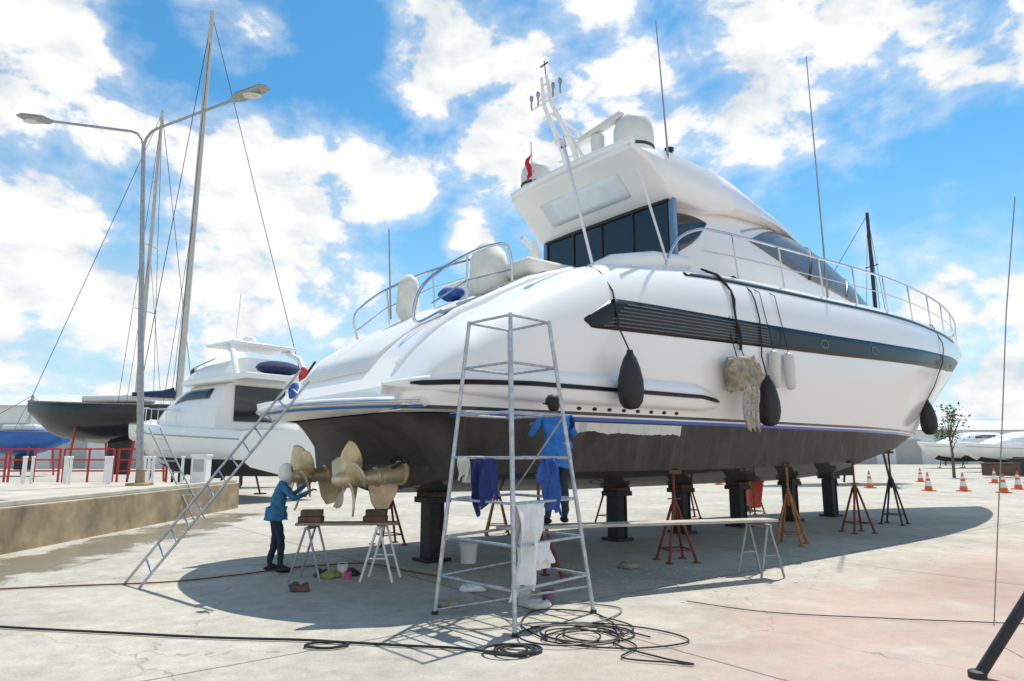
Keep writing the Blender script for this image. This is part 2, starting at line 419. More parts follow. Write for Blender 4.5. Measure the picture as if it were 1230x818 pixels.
def strip(name,s0,s1,lo,hi,off,mats,side=-1,n=60,m=4,solid=.02,wf=hull_w):
    mb=MB(); rows=[]
    for i in range(n+1):
        s=s0+(s1-s0)*i/n; r=[]
        for j in range(m+1):
            z=lo(s)+(hi(s)-lo(s))*j/m; r.append((s,side*(wf(s,z)+off),z))
        rows.append(r)
    mb.grid(rows)
    return mb.make(name,mats,Y,ang=60,solid=solid,recalc=False)
blo=lin([(2.9,3.90),(3.05,3.80),(7.4,3.93),(10.7,4.02),(14,4.14),(17,4.26),(20,4.46),(23,4.74),(26.0,5.06)])
bhi=lin([(2.9,3.94),(3.6,4.36),(7.4,4.41),(10.7,4.48),(14,4.58),(17,4.70),(20,4.86),(23,5.04),(26.0,5.22)])
for sd in (-1,1):
    strip('side_window_band',2.9,25.9,blo,bhi,.004,BLACK,sd,160,solid=.012)
    for k in range(7):
        f=.14+.72*k/6; pts=[]
        for i in range(40):
            s=3.3+.10*k+(4.7-.10*k)*i/39; z=blo(s)+(bhi(s)-blo(s))*f; pts.append((s,sd*(hull_w(s,z)+.008),z))
        mb=MB(); mb.tube(pts,.011,6); mb.make('grille_slat',SLATG,Y)
    rings=[];tr=[]
    for i in range(45):
        s=-.30+6.75*i/44; e_=min(1,((i+.3)/14)**.7,((44-i+.01)/5)**.5); r=[]
        wb=hull_w(max(s,.0),2.9) if s>=.4 else 2.79+(s-.4)*.30
        if s>=.4: wb=max(wb,2.79)
        for k in range(13):
            a=-math.pi/2+math.pi*k/12
            r.append((s,sd*(wb-.06+.20*e_*max(0,math.cos(a))**.6),2.84+.25*e_*math.sin(a)-.10*(1-e_)))
        inn=wb-.06-.75*e_
        r+= [(s,sd*inn,2.84+.23*e_-.1*(1-e_)),(s,sd*inn,2.62+.0*e_)]
        rings.append(r); tr.append((s,sd*(wb-.035+.182*e_),2.84-.10*(1-e_)))
    mb=MB(); mb.loft(rings); mb.make('moulded_side_belt',WHITE,Y,ang=50)
    mb=MB(); mb.tube(tr[2:-1],[.015]+[.036]*40+[.015],8); mb.make('rub_rail',BLACK,Y)
    strip('toe_rail',5.8,20.5,lambda s:GZ(s)-.24,lambda s:GZ(s)-.17,.008,BLACK,sd,60,1)
for i in range(8):
    s=2.9+.33*i; mb=MB(); mb.ball((s,-(hull_w(s,2.52)+.0),2.545),(.06,.02,.035),10); mb.make('drain_outlet',BLACK,Y)
for s in (10.2,12.6,17.5,20.2):
    z=(blo(s)+bhi(s))/2
    mb=MB(); mb.tube([(s+.15*math.cos(a),-(hull_w(s+.15*math.cos(a),z)+.014),z+.085*math.sin(a)) for a in [2*math.pi*i/20 for i in range(21)]],.009,6,caps=False)
    mb.make('porthole',GALV,Y)
def plat(z,inset):
    pts=[]
    for i in range(41):
        ww=-2.72+5.44*i/40
        pts.append((-.84+1.0*(abs(ww)/2.72)**2.4+inset,ww*(1-inset*.3),z))
    pts+= [(1.3,2.55,z),(1.3,-2.55,z)]
    return pts
mb=MB(); mb.loft([plat(2.42,.35),plat(2.46,.12),plat(2.51,.0),plat(2.57,0),plat(2.60,.03),plat(2.61,.08)]); mb.make('swim_platform',WHITE2,Y,ang=50)
mb=MB(); mb.tube([(p[0]+.05,p[1]*.99,2.47) for p in plat(2.5,0)[:41]],.018,8); mb.make('platform_blue_stripe',BLUEH,Y)
mb=MB(); mb.tube([(p[0]-.01,p[1],2.54) for p in plat(2.5,0)[:41]],.022,8); mb.make('platform_edge_trim',STEEL,Y)
mb=MB()
p=plat(2.66,.22)[:41]; mb.loft([[(a[0],a[1]*.9,2.612) for a in p],[(a[0],a[1]*.9,2.63) for a in p]]); mb.make('platform_deck',GREYD,Y,smooth=False)
mb=MB(); rows=[]
for s in (.25,.6,1.2,1.8,2.4,3.0):
    rows.append([(s,a,GZ(s)+CR(s)+.04-.01*abs(a)) for a in (-.9,-.8,-.3,.3,.9,1.6,1.75)])
mb.grid(rows); mb.make('garage_door',WHITE2,Y,solid=.05,bevel=.02)
for s_ in [1.5+.34*i for i in range(6)]:
    mb=MB(); mb.box((s_,-1.5,GZ(s_)+.055),(.26,.7,.04)); mb.box((s_+.11,-1.5,GZ(s_)+.05),(.025,.7,.13),1); mb.make('step',[GREYD,WHITE2],Y,bevel=.01)
mb=MB(); mb.tube(smooth_pts:=[(.3,-1.9,GZ(.3)-.06),(.7,-1.93,GZ(.7)-.03),(1.2,-1.95,GZ(1.2)),(1.9,-1.96,GZ(1.9)+.0),(2.6,-1.97,GZ(2.6)+.0),(3.6,-1.95,GZ(3.6)-.05)],.11,12); mb.make('stair_coaming',WHITE,Y)
mb=MB(); mb.box((4.1,.2,GZ(4.1)+.08),(1.9,3.0,.3)); mb.make('sun_pad',OFFW,Y,bevel=.09)
def covered(c,r,name='covered_seat',seed=0):
    mb=MB(); mb.ball(c,r,28); mb.rough(.07,2.5,seed); mb.rough(.02,9,seed); mb.make(name,OFFW,Y,ang=80)
covered((3.05,-.25,5.25),(.36,.42,.62),seed=1); covered((3.3,.2,5.0),(.35,.4,.40),seed=5); covered((2.2,1.35,4.95),(.20,.34,.52),seed=3); covered((3.5,.8,5.15),(.4,.5,.35),'covered_table',7)
mb=MB(); mb.lathe([(.12,0),(.14,.1),(.12,.5),(.05,.75)],(3.9,-.6,5.25),12); mb.tube([(3.9,-.6,5.8),(3.5,-.7,5.95)],.05,8); mb.make('deck_winch',WHITE2,Y)
mb=MB(); mb.ball((2.6,.35,4.9),(.24,.3,.12),18); mb.rough(.06,6); mb.make('blue_towel',BLUEC,Y)
for sd in (-1,1):
    mb=MB(); mb.tube([(3.8,sd*2.0,5.0),(4.5,sd*2.12,5.3),(5.5,sd*2.2,5.5),(6.6,sd*2.15,5.65)],[.1,.17,.2,.16],12)
    mb.make('cockpit_coaming',WHITE,Y)
# cabin
HWc=tab([(6.5,2.05),(9,2.1),(12,1.95),(15,1.6),(17,1.2),(18.5,.75),(19.6,.25)])
ZR=tab([(6.5,7.25),(8,7.75),(10.7,7.78),(12.9,7.62),(15,7.18),(17,6.6),(18.5,6.22),(19.6,6.02)])
def ZBc(s): return GZ(s)+CR(s)*.4-.12
def cab_pt(s,th,off=0):
    hw,zb,zr=HWc(s),ZBc(s),ZR(s)
    return (s,-(hw*max(0,math.cos(th))**.55+off*math.cos(th)),zb+(zr-zb)*max(0,math.sin(th))**.8+off*math.sin(th))
rings=[]
for i in range(34):
    s=6.5+13.1*i/33; ring=[cab_pt(s,math.pi/2*k/14) for k in range(15)]
    ring+=[(q[0],-q[1],q[2]) for q in reversed(ring[:-1])]
    rings.append(ring)
mb=MB(); mb.loft(rings); mb.make('cabin',WHITE,Y,ang=50)
def cabglass(name,s0,s1,tlo,thi,m_,sd=1,n=30,off=.012,m=10):
    mb=MB(); rows=[]
    for i in range(n+1):
        s=s0+(s1-s0)*i/n; a,b=tlo(s),thi(s); row=[]
        for j in range(m+1):
            q=cab_pt(s,a+(b-a)*j/m,off); row.append((q[0],sd*q[1],q[2]))
        rows.append(row)
    mb.grid(rows); mb.make(name,m_,Y,ang=60,solid=.012,recalc=False)
for sd in (1,-1):
    cabglass('side_window',9.2,18.6,tab([(9.2,.46),(10.5,.30),(12,.20),(15,.16),(18.6,.22)]),tab([(9.2,.47),(10.3,.74),(11.6,.98),(13.2,1.22),(15,1.34),(18.6,1.1)]),GLASSG,sd,70,.018)
    cabglass('cabin_quarter_window',6.55,7.7,tab([(6.55,.22),(7.2,.36),(7.7,.55)]),tab([(6.55,.88),(7.2,.72),(7.7,.57)]),GLASS,sd)
    cabglass('roof_trim',9.0,15.0,tab([(9,.56),(10.3,.82),(11.6,1.06),(13.2,1.30),(15,1.42)]),tab([(9,.59),(10.3,.85),(11.6,1.09),(13.2,1.33),(15,1.45)]),GREYD,sd)
    for s0_ in (11.8,14.2):
        pts=[]
        for j in range(9):
            t_=.20+.11*j; q=cab_pt(s0_+.16*j,t_,.03); pts.append((q[0],sd*q[1],q[2]))
        mb=MB(); mb.tube(pts,.03,6); mb.make('window_mullion',BLACK,Y)
    cabglass('windshield',14.6,18.3,tab([(14.6,1.40),(16,1.32),(18.3,1.15)]),tab([(14.6,1.565),(16,1.565),(18.3,1.565)]),GLASSG,sd)
for i in range(4):
    a=-1.86+.94*i
    mb=MB(); mb.box((6.45,a+.46,6.28),(.04,.88,1.5)); mb.make('aft_window_pane',GLASS,Y,bevel=.01)
mb=MB()
for i in range(5): mb.box((6.43,-1.86+.94*i-.01,6.28),(.07,.05,1.5))
mb.box((6.42,.0,7.06),(.1,3.9,.08)); mb.box((6.42,0,5.5),(.1,3.9,.1)); mb.make('window_frame',DKST,Y,bevel=.01)
for y_ in (-1.98,1.98):
    mb=MB(); mb.box((6.47,y_,6.35),(.12,.14,1.45)); mb.make('blue_corner_post',GLASSB,Y,bevel=.02)
# hardtop
HT=tab([(5.3,1.95),(6.5,2.12),(8,2.1),(10,1.85),(11.5,1.55),(13.2,1.1)])
TT=tab([(5.3,7.98),(6.5,8.14),(8,8.10),(10,7.89),(11.5,7.76),(13.2,7.60)])
TB=tab([(5.3,7.86),(5.6,7.70),(6.45,7.02),(7.5,7.02),(8.6,7.25),(11.5,7.5),(13.2,7.48)])
rings=[]
for i in range(34):
    s=5.3+7.9*i/33; hw,zt,zb=HT(s),TT(s),TB(s)
    if zb>zt-.08: zb=zt-.08
    q=[(0,zt+.1),(hw*.45,zt+.08),(hw*.78,zt+.02),(hw*.93,zt-.06*min(1,(zt-zb)*2)),(hw,zt-.4*(zt-zb)),(hw*1.0,zb+.1*(zt-zb)),(hw*.95,zb),(hw*.5,zb+.03),(0,zb+.03)]
    rings.append([(s,-a,b) for a,b in q]+[(s,a,b) for a,b in reversed(q[1:-1])])
mb=MB(); mb.loft(rings); mb.make('hardtop',WHITE,Y,ang=50)
def fas(s,w_,o=.02): return (s-o*.6,w_,TB(s)+.03-o*.6)
PAN=mat('pale_panel',(.78,.84,.9),.12,0,.05,2)
mb=MB(); mb.grid([[fas(5.66+.11*j,w_) for w_ in (-1.2,-.6,0,.6,1.3)] for j in range(5)]); mb.make('sky_gap_panel',PAN,Y,recalc=False,solid=.01)  # pale bluish sheet, coloured to imitate sky showing through a fascia slot
mb=MB(); pts=[]
for i in range(21):
    a=-1.95+3.9*i/20; pts.append((5.35-.10*(1-(a/1.95)**2),a,8.04+.02*(1-(a/1.95)**2)))
mb.tube(pts,.08,10); mb.make('hardtop_lip',WHITE,Y)
# radar mast
mb=MB()
for d_ in (-.18,.18):
    mb.tube([(6.5,.75+d_,8.1),(6.1,.82+d_,9.2),(5.6,.9+d_*.7,10.1),(5.5,.92+d_*.5,10.8)],[.075,.065,.055,.035],8)
    mb.tube([(6.9,.75+d_*1.6,8.15),(6.1,.82+d_,9.35)],.04,8)
for z_,s_ in ((8.6,6.35),(8.9,6.22),(9.4,6.02),(9.9,5.72),(10.3,5.57),(10.6,5.53)):
    mb.tube([(s_,.55 if z_<10.5 else .75,z_),(s_,1.2 if z_<10.5 else 1.05,z_)],.028,6)
mb.tube([(5.75,.9,9.9),(7.4,.3,8.9),(7.5,.3,8.2)],.04,6)
mb.tube([(5.55,.4,10.15),(5.55,1.45,10.15)],.025,6)
mb.make('radar_mast',WHITE2,Y)
mb=MB(); mb.box((6.15,.84,9.3),(.35,.5,.08)); mb.make('mast_shelf',WHITE2,Y,bevel=.02)
mb=MB(); mb.lathe([(.05,0),(.09,.03),(.09,.12),(.03,.16)],(6.15,.84,9.34),12); mb.make('horn_speaker',DKST,Y)
for s_,w_,z_ in ((5.55,.4,10.15),(5.55,.65,10.15),(5.55,1.2,10.15),(5.55,1.45,10.15)):
    mb=MB(); mb.tube([(s_,w_,z_),(s_,w_,z_+.28)],.022,6); mb.lathe([(.03,.24),(.045,.28),(.045,.36),(.02,.40)],(s_,w_,z_),8); mb.make('navigation_light',GALV,Y)
mb=MB(); mb.tube([(5.5,.85,10.8),(5.45,.85,11.15)],.012,5); mb.tube([(5.45,.72,11.05),(5.45,.98,11.05)],.02,5); mb.make('wind_vane',DKST,Y)
mb=MB(); mb.lathe([(.2,0),(.17,.25),(.22,.32),(.22,.45),(.16,.5),(.16,1.15)],(6.6,.25,8.2),14)
M_=Matrix.Rotation(R(8),3,'Z')@Matrix.Rotation(R(-12),3,'X')
mb.box((6.6,.25,9.48),(.2,1.5,.15),0,M_); mb.make('radar_scanner',OFFWS,Y,bevel=.03)
for s_,w_,z_,k_ in ((7.0,-.52,8.15,1.0),(5.95,1.75,8.02,.85)):
    mb=MB(); mb.lathe([(.26*k_,0),(.26*k_,.50),(.42*k_,.56),(.46*k_,.62),(.47*k_,.95),(.46*k_,1.15),(.40*k_,1.34),(.27*k_,1.47),(.1*k_,1.52),(.02,1.525)] if k_==1 else [(.22,0),(.22,.25),(.36,.3),(.38,.36),(.39,.62),(.36,.78),(.28,.9),(.14,.97),(.02,.98)],(s_,w_,z_),28); mb.make('radar_dome',OFFWS,Y)
    r_=.472 if k_==1 else .385; zz=.62 if k_==1 else .34
    mb=MB(); mb.lathe([(r_,zz),(r_+.01,zz+.01),(r_+.01,zz+.06),(r_,zz+.07)],(s_,w_,z_),28); mb.make('dome_collar',DKST,Y)
mb=MB(); mb.grid([[(5.35+.05*math.sin(i*1.5+j),1.25+.035*j+.05*math.sin(i),9.0-.11*i-.05*j) for j in range(5)] for i in range(7)]); mb.make('ensign_flag',REDF,Y,recalc=False,solid=.008)
mb=MB(); mb.tube([(5.38,1.2,8.1),(5.35,1.24,9.2)],.014,6); mb.make('flag_staff',STEEL,Y)
mb=MB(); mb.tube([(4.0,-2.1,5.2),(3.7,-1.7,7.55)],.03,8); mb.tube([(3.7,-1.7,7.5),(3.68,-1.68,7.65)],.06,8); mb.make('awning_pole',STEEL,Y)
mb=MB(); mb.tube([(5.7,-2.4,5.5),(5.16,-2.2,7.4)],.025,8); mb.make('awning_pole',STEEL,Y)
mb=MB(); mb.tube([(6.35,-2.0,7.9),(6.35,-2.0,8.2),(6.2,-1.95,11.0)],[.035,.022,.012],6); mb.make('whip_antenna',GALV,Y)
mb=MB(); mb.tube([(12,-2.3,5.6),(12.0,-2.3,6.4),(12.05,-2.2,12.3)],[.035,.025,.014],6); mb.make('whip_antenna',GALV,Y)
mb=MB(); mb.tube([(1.9,1.5,4.5),(1.85,1.6,6.4)],[.02,.012],6); mb.make('whip_antenna',GALV,Y)
mb=MB(); mb.lathe([(.07,0),(.07,.12),(.1,.14),(.1,.2),(.03,.24)],(6.6,-1.85,8.05),12); mb.make('deck_light',DKST,Y)
def smooth_path(pts,k=8):
    out=[];n=len(pts)
    for i in range(n-1):
        p0=Vector(pts[max(0,i-1)]);p1_=Vector(pts[i]);p2_=Vector(pts[i+1]);p3=Vector(pts[min(n-1,i+2)])
        for j in range(k):
            t=j/k; out.append(tuple(.5*((2*p1_)+(-p0+p2_)*t+(2*p0-5*p1_+4*p2_-p3)*t*t+(-p0+3*p1_-3*p2_+p3)*t**3)))
    out.append(tuple(pts[-1])); return out
for sd in (-1,1):
    def rp(s,h): return (s,sd*(GW(s)-.03),GZ(s)+h)
    S=[5.7,6.1,6.8,7.6]+[8.4+.8*i for i in range(21)]+[25.2]
    H=[0.05,.6,.9,.95]+[.95]*22
    pts=[rp(s,h) for s,h in zip(S,H)]
    pts2=[rp(s,h*.5) for s,h in zip(S,H)][2:]
    posts=[(rp(s,-.02),(rp(s-.15,.95))) for s in [8,9.7,11.4,13.1,14.8,16.5,18.2,19.9,21.6,23.2,24.6,25.2]]
    mb=MB(); mb.tube(smooth_path(pts[:5],6)[:-1]+pts[4:]+([(25.8,sd*.3,GZ(25.8)+.95),(25.95,0,GZ(26)+.95)]),.03,8); mb.tube(pts2,.014,6)
    for a,b in posts: mb.tube([a,b],.022,6)
    mb.make('guard_rail',STEEL,Y)
mb=MB()
pr=[(1.5,2.1,GZ(1.5)),(1.4,2.1,4.45),(1.5,2.1,4.75),(2.1,2.1,5.25),(3.2,2.1,5.85),(4.4,2.1,6.35),(5.2,2.1,6.6)]
mb.tube(smooth_path(pr),.028,8)
mb.tube([(1.45,2.1,4.3),(2.1,2.1,4.85),(3.2,2.1,5.45),(4.4,2.1,5.95)],.016,6)
for s_ in (2.1,3.2,4.4): mb.tube([(s_+.1,2.1,GZ(s_)),(s_,2.1,pr[[2.1,3.2,4.4].index(s_)+3][2])],.02,6)
mb.make('stern_rail',STEEL,Y)
mb=MB(); mb.tube(smooth_path([(1.5,-1.05,4.2),(1.05,-1.05,3.95),(.97,-1.05,4.15),(1.15,-1.05,4.6),(1.75,-1.05,5.1),(2.5,-1.05,5.52),(2.9,-1.05,5.55),(3.0,-1.05,4.9)]),.028,8)
mb.tube([(2.0,-1.05,GZ(2)),(2.0,-1.05,5.25)],.02,6); mb.tube([(1.3,-1.05,4.3),(2.0,-1.05,4.8),(2.95,-1.05,5.15)],.016,6); mb.make('stair_rail',STEEL,Y)
# underwater gear
def propeller(w_,rot,name='propeller'):
    mb=MB(); Rr=.56
    M=Matrix.Rotation(R(90),3,'Y')
    mb.lathe([(.01,-.26),(.06,-.24),(.10,-.14),(.115,0),(.12,.12),(.10,.22)],(0,0,0),20,0,M)
    for b_ in range(5):
        ph=2*math.pi*b_/5+rot; rad=Vector((0,math.cos(ph),math.sin(ph))); tan=Vector((0,-math.sin(ph),math.cos(ph))); ax=Vector((1,0,0))
        n=14
        rows=[]
        for i in range(n+1):
            t=i/n; r=.085+(Rr-.085)*t
            c=.43*(.42+.58*math.sin(math.pi*min(1,t*.72+.12)))*math.sqrt(max(.004,1-max(0,(t-.45)/.55)**2.6))
            beta=math.atan2(.15,r); skew=.12*t*t; row=[]
            for j in range(9):
                u=(j/8-.5)*c; p_=rad*(r-u*u*.9)+tan*(u*math.cos(beta)+skew)+ax*(u*math.sin(beta)-.05*t*t+.10*(j/8-.5)**2); row.append(tuple(p_))
            rows.append(row)
        mb.grid(rows)
    return mb.make(name,BRONZE,Y,loc=(0,w_,1.47),ang=60,recalc=False,solid=.012)
for w_,rt_ in ((-.95,.25),(.95,.9)):
    propeller(w_,rt_)
    mb=MB(); mb.tube([(.15,w_,1.48),(.35,w_,1.49),(.6,w_,1.52),(.95,w_,1.58),(1.5,w_,1.66)],[.10,.12,.14,.17,.20],18)
    mb.lathe([(.19,-.05),(.22,-.03),(.22,.03),(.19,.05)],(.9,w_,1.58),18,0,Matrix.Rotation(R(88),3,'Y'))
    mb.lathe([(.15,-.03),(.16,0),(.15,.03)],(.45,w_,1.5),18,0,Matrix.Rotation(R(88),3,'Y'))
    mb.make('stern_drive',BRONZE,Y)
    mb=MB(); mb.loft([[(x_,w_+t_,z_) for x_,z_ in ((.30,1.42),(.85,1.48),(.80,1.25),(.66,1.02),(.48,.98),(.38,1.12))] for t_ in (-.02,.02)])
    mb.make('drive_skeg',BRONZE,Y,bevel=.01)
    for q in ([(.75,w_+.1,1.72),(1.2,w_+.35,2.05)],[(.7,w_,1.66),(1.0,w_,2.2)],[(.6,w_-.05,1.58),(1.0,w_-.4,1.9)]):
        mb=MB(); A_=Vector(q[0]);B_=Vector(q[1]); mb.tube([A_,A_+(B_-A_)*.5],.022,8); mb.tube([A_+(B_-A_)*.45,B_],.045,8); mb.make('steering_ram',DKST,Y)
rings=[]
for t in range(9):
    u=t/8; zt=2.43; s_=.15+.80*u; zb=2.40-.80*u**1.3
    rings.append([(s_,a*(1.85+.50*u),zz) for a,zz in ((-1,zt),(-1,zb+.12),(-.93,zb),(.93,zb),(1,zb+.12),(1,zt))])
mb=MB(); mb.loft(rings); mb.make('platform_bracket',ANTIF,Y,ang=30)

def YW(s,w_,z): 
    return Vector((-3+.788*s-.616*w_,11.05+.616*s+.788*w_,z))
for s_ in (2.1,6.8,9.0,11.3,13.8,16.0):
    h=KZ(s_); p=YW(s_,0.1,0)
    mb=MB(); mb.box((0,0,.03),(.5,.5,.06)); mb.box((0,0,(h-.1)/2),(.22,.26,h-.14)); mb.box((0,0,h-.13),(.5,.45,.1)); mb.box((0,0,h-.04),(.42,.42,.09),1)
    for a in (-.13,.13): mb.box((a,0,h*.45),(.04,.32,h*.8))
    mb.make('keel_support',[DKST,DWOOD],loc=p,rot=(0,0,R(38)),bevel=.008,smooth=False,props=P('black steel keel support column under the yacht','support','keel supports under the yacht'))
def stand(s_,w_,h,m_,lab):
    p=YW(s_,w_,0); rt=root('boat_stand',lab,'boat stand',p,random.random()*1.5,'stands propping the yacht')
    mb=MB(); ap=.62*h
    for k in range(4):
        a=math.pi/4+math.pi/2*k; x,y=.36*math.cos(a),.36*math.sin(a)
        mb.tube([(x,y,.02),(x*.12,y*.12,ap)],.026,8)
        a2=a+math.pi/2; mb.tube([(x*.8,y*.8,.2*ap+.02),(.29*math.cos(a2),.29*math.sin(a2),.2*ap+.02)],.014,6)
        mb.box((x,y,.012),(.1,.1,.024))
    mb.tube([(0,0,ap-.18),(0,0,ap+.06)],.05,10); mb.make('stand_frame',m_,rt)
    mb=MB(); mb.tube([(0,0,ap-.25),(0,0,h-.05)],.024,8); mb.tube([(-.12,0,ap+.1),(.12,0,ap+.1)],.014,6); mb.make('jack_screw',m_,rt)
    mb=MB(); mb.box((0,0,h-.03),(.24,.2,.07)); mb.make('stand_pad',DWOOD,rt,bevel=.01)
for s_,w_,m_,l_ in ((2.4,-2.45,RUST,'red steel screw jack stand under the hull'),(5.4,-2.6,RUST,'rusty red tripod boat stand under the hull'),(9.1,-2.6,RUSTO,'orange rusted tripod boat stand under the hull'),(12.3,-2.45,RUST,'rusty red tripod boat stand under the hull'),(15.05,-2.1,DKST,'dark steel tripod boat stand under the bow'),
   (2.5,2.45,RUST,'red steel screw jack stand under the hull'),(5.4,2.6,RUSTO,'orange rusted tripod boat stand under the hull'),(9.1,2.6,RUST,'rusty red tripod boat stand under the hull'),(12.3,2.45,RUST,'rusty red tripod boat stand under the hull'),(15.0,2.1,RUSTO,'orange rusted tripod boat stand under the hull')):
    w2=abs(w_); cz,cw=CZ(s_),CW(s_)
    h=cz if w2<=cw else cz+ (max(2.4,cz)-cz)*min(1,(w2-cw)/max(.05,BW(s_)-cw))*.5
    stand(s_,w_,h,m_,l_)

# ------------------------------------------------------------ fenders, bag
def pear(s_,zc,k,lab,w_off=.26):
    ww=hull_w(s_,zc)+w_off
    if s_<6.3: ww+=.12
    p=YW(s_,-ww,zc)
    rt=root('marine_fender',lab,'fender',p,0,'black fenders hung along the hull')
    mb=MB(); mb.lathe([(.03,-.48),(.12,-.46),(.19,-.36),(.22,-.2),(.21,0),(.165,.2),(.11,.36),(.06,.44),(.05,.5)],(0,0,0),20); o=mb.make('fender_body',RUBBER,rt,ang=60)
    o.scale=(k,k,k)
    mb=MB(); pts=[Vector((0,0,.48*k))]
    for z in [zc+.9,4.0,4.5,4.9,5.1,GZ(s_)+.02]:
        if z<zc+.8: continue
        pts.append(YW(s_+.1*(z-zc)/2,-(hull_w(s_,z)+.04),z)-p)
    pts.append(YW(s_+.25,-(GW(s_)-.25),GZ(s_)+.05)-p)
    mb.tube(pts,.014,6); mb.make('fender_rope',ROPE,rt)
pear(3.55,2.98,.95,'black pear fender roped over the stern quarter')
pear(7.6,2.85,1.0,'black pear fender hanging beside a canvas bag')
pear(17.9,2.90,1.05,'black pear fender hanging near the bow')
for s_ in (7.95,8.5):
    p=YW(s_,-(hull_w(s_,3.6)+.13),3.5); rt=root('marine_fender','slim white cylindrical fender against the topside','fender',p,0,'white fenders on the hull')
    mb=MB(); mb.lathe([(.025,-.38),(.07,-.365),(.1,-.32),(.105,-.28),(.105,.28),(.1,.32),(.07,.365),(.025,.38)],(0,0,0),18); mb.make('fender_body',OFFWS,rt,ang=60)
    mb=MB(); mb.tube([(0,0,.35),tuple(YW(s_,-(hull_w(s_,4.3)+.03),4.4)-p),tuple(YW(s_,-(hull_w(s_,5.0)+.03),5.1)-p),tuple(YW(s_,-GW(s_)+.1,GZ(s_)+.03)-p)],.008,5); mb.make('fender_rope',ROPE,rt)
p=YW(6.75,-(hull_w(6.75,3.3)+.22),3.32)
mb=MB(); rings=[]
for i in range(16):
    t=i/15; ring=[]
    for k in range(36):
        a=2*math.pi*k/36; q=1+.08*math.sin(3*a+5*t)+.04*math.sin(7*a-4*t)+.03*math.sin(13*a+9*t)
        rx=.46*(.6+.5*math.sin(math.pi*(.15+.7*t)))*q; ry=.2*(.6+.5*math.sin(math.pi*(.1+.8*t)))*q
        ring.append((rx*math.cos(a)+.05*math.sin(6*t),ry*math.sin(a),-.30+.60*t+.05*math.cos(a)+.02*math.sin(5*a)))
    rings.append(ring)
mb.loft(rings); mb.rough(.06,7); rt=root('canvas_bag','beige canvas bag tied with rope on the hull','bag',p,R(38)); mb.make('bag_body',CANVAS,rt,ang=80)
for dx in (-.12,.16):
    mb=MB(); mb.tube([(dx,0,.2),(dx*.6,.16,.7),(dx*.4,.2,1.1),(dx*.4,.55,1.9),(dx*.3,.9,2.15)],.012,6); mb.make('bag_rope',ROPE,rt)
NETM=mat('net_cloth',(.42,.40,.34),.9,0,.45,26,.5)
mb=MB(); mb.grid([[(-.22+.027*j+.02*math.sin(i*.5),-.16+.05*math.sin(j*1.2+i*.2),-.2-.055*i*(1+.08*math.sin(j*1.1))) for j in range(17)] for i in range(16)]); mb.make('netting_bag',NETM,rt,solid=.02,recalc=False)
p0=YW(6.9,-2.3,GZ(6.9)+.1); mb=MB(); 
mb.tube([(0,0,0),tuple(YW(6.9,-(hull_w(6.9,5.35)+.05),5.35)-p0)]+[tuple(YW(6.9+.06*math.sin(i*1.3),-(hull_w(6.9,5.2-i*.2)+.05),5.2-i*.2)-p0) for i in range(8)],[.022,.03,.035,.02,.035,.025,.02,.035,.022,.03],8)
mb.make('mooring_rope',ROPE,loc=p0,props=P('thick black mooring rope knotted over the gunwale','rope'))

# ------------------------------------------------------------ scaffold tower
SC=root('scaffold_tower','tapered aluminium scaffold tower standing beside the hull','scaffold',(0.02,8.4,0))
def off(p): return (p[0]-.02,p[1]-8.4,p[2])
bot=[(.03,7.38,0),(.96,8.45,0),(.02,9.5,0),(-.90,8.37,0)]
top=[(-.02,8.06,3.52),(.47,8.55,3.5),(-.04,9.15,3.5),(-.55,8.62,3.5)]
def leg(i,z):
    t=z/3.5; return tuple(bot[i][k]+(top[i][k]-bot[i][k])*t for k in range(2))+(z,)
for i in range(4):
    mb=MB(); mb.tube([off(leg(i,0)),off(leg(i,3.52))],.026,10); mb.make('leg',ALU,SC)
    mb=MB(); q=leg(i,0); mb.box(off((q[0],q[1],.02)),(.07,.07,.04)); mb.make('rubber_foot',RUBBER,SC,bevel=.01)
for z in (.43,.87,1.31,1.8,2.32,2.91,3.5):
    for i in range(4):
        mb=MB(); mb.tube([off(leg(i,z)),off(leg((i+1)%4,z))],.017,8); mb.make('cross_bar',ALU,SC)
mb=MB(); mb.tube([off(leg(3,.05)),off(leg(1,.3))],.012,6); mb.make('brace',ALU,SC)
mb=MB(); mb.tube([off(leg(2,1.31)),off(leg(1,2.3))],.012,6); mb.make('brace',ALU,SC)
def cloth(name,a,b,length,m_,lab,ph=0,fold=.05,back=.3,taper=.0,n=24,slant=0):
    A=Vector(a);B=Vector(b); d=(B-A); nrm_=Vector((-d.y,d.x,0)).normalized()
    if nrm_.y>0: nrm_=-nrm_
    mb=MB(); rows=[]
    m=14
    for i in range(-4,m+1):
        r=[]
        for j in range(n+1):
            t=j/n; tt=t
            if i>0: tt=.5+(t-.5)*(1-taper*i/m)+slant*(i/m)**2
            p=A+d*tt
            sag=fold*math.sin(t*9+ph+i*.2)*min(1,abs(i)/3)+.5*fold*math.sin(t*21+ph+i*.15)*min(1,abs(i)/2)
            if i>=0:
                q=p+nrm_*(.02+sag*.8+.02*i/m); q.z-= length*i/m*(1+.14*math.sin(t*5+ph)+.12*math.sin(t*11+ph*2)-.25*t*slant)
            else: q=p-nrm_*(.02+sag*.5); q.z-= back*(-i)/4
            if i==0: q.z=p.z+.02
            r.append(tuple(q-A))
        rows.append(r)
    mb.grid(rows); 
    if length>.4:
        mb.v=[tuple(Vector(v)+Vector((noise.noise(Vector(v)*5+Vector((ph,0,0))),noise.noise(Vector(v)*5+Vector((0,ph,0))),0))*.05*min(1,max(0,-v[2]*4))) for v in mb.v]
    mb.make(name,m_,loc=A,recalc=False,ang=80,solid=.006,subd=1,props=P(lab,'cloth'))
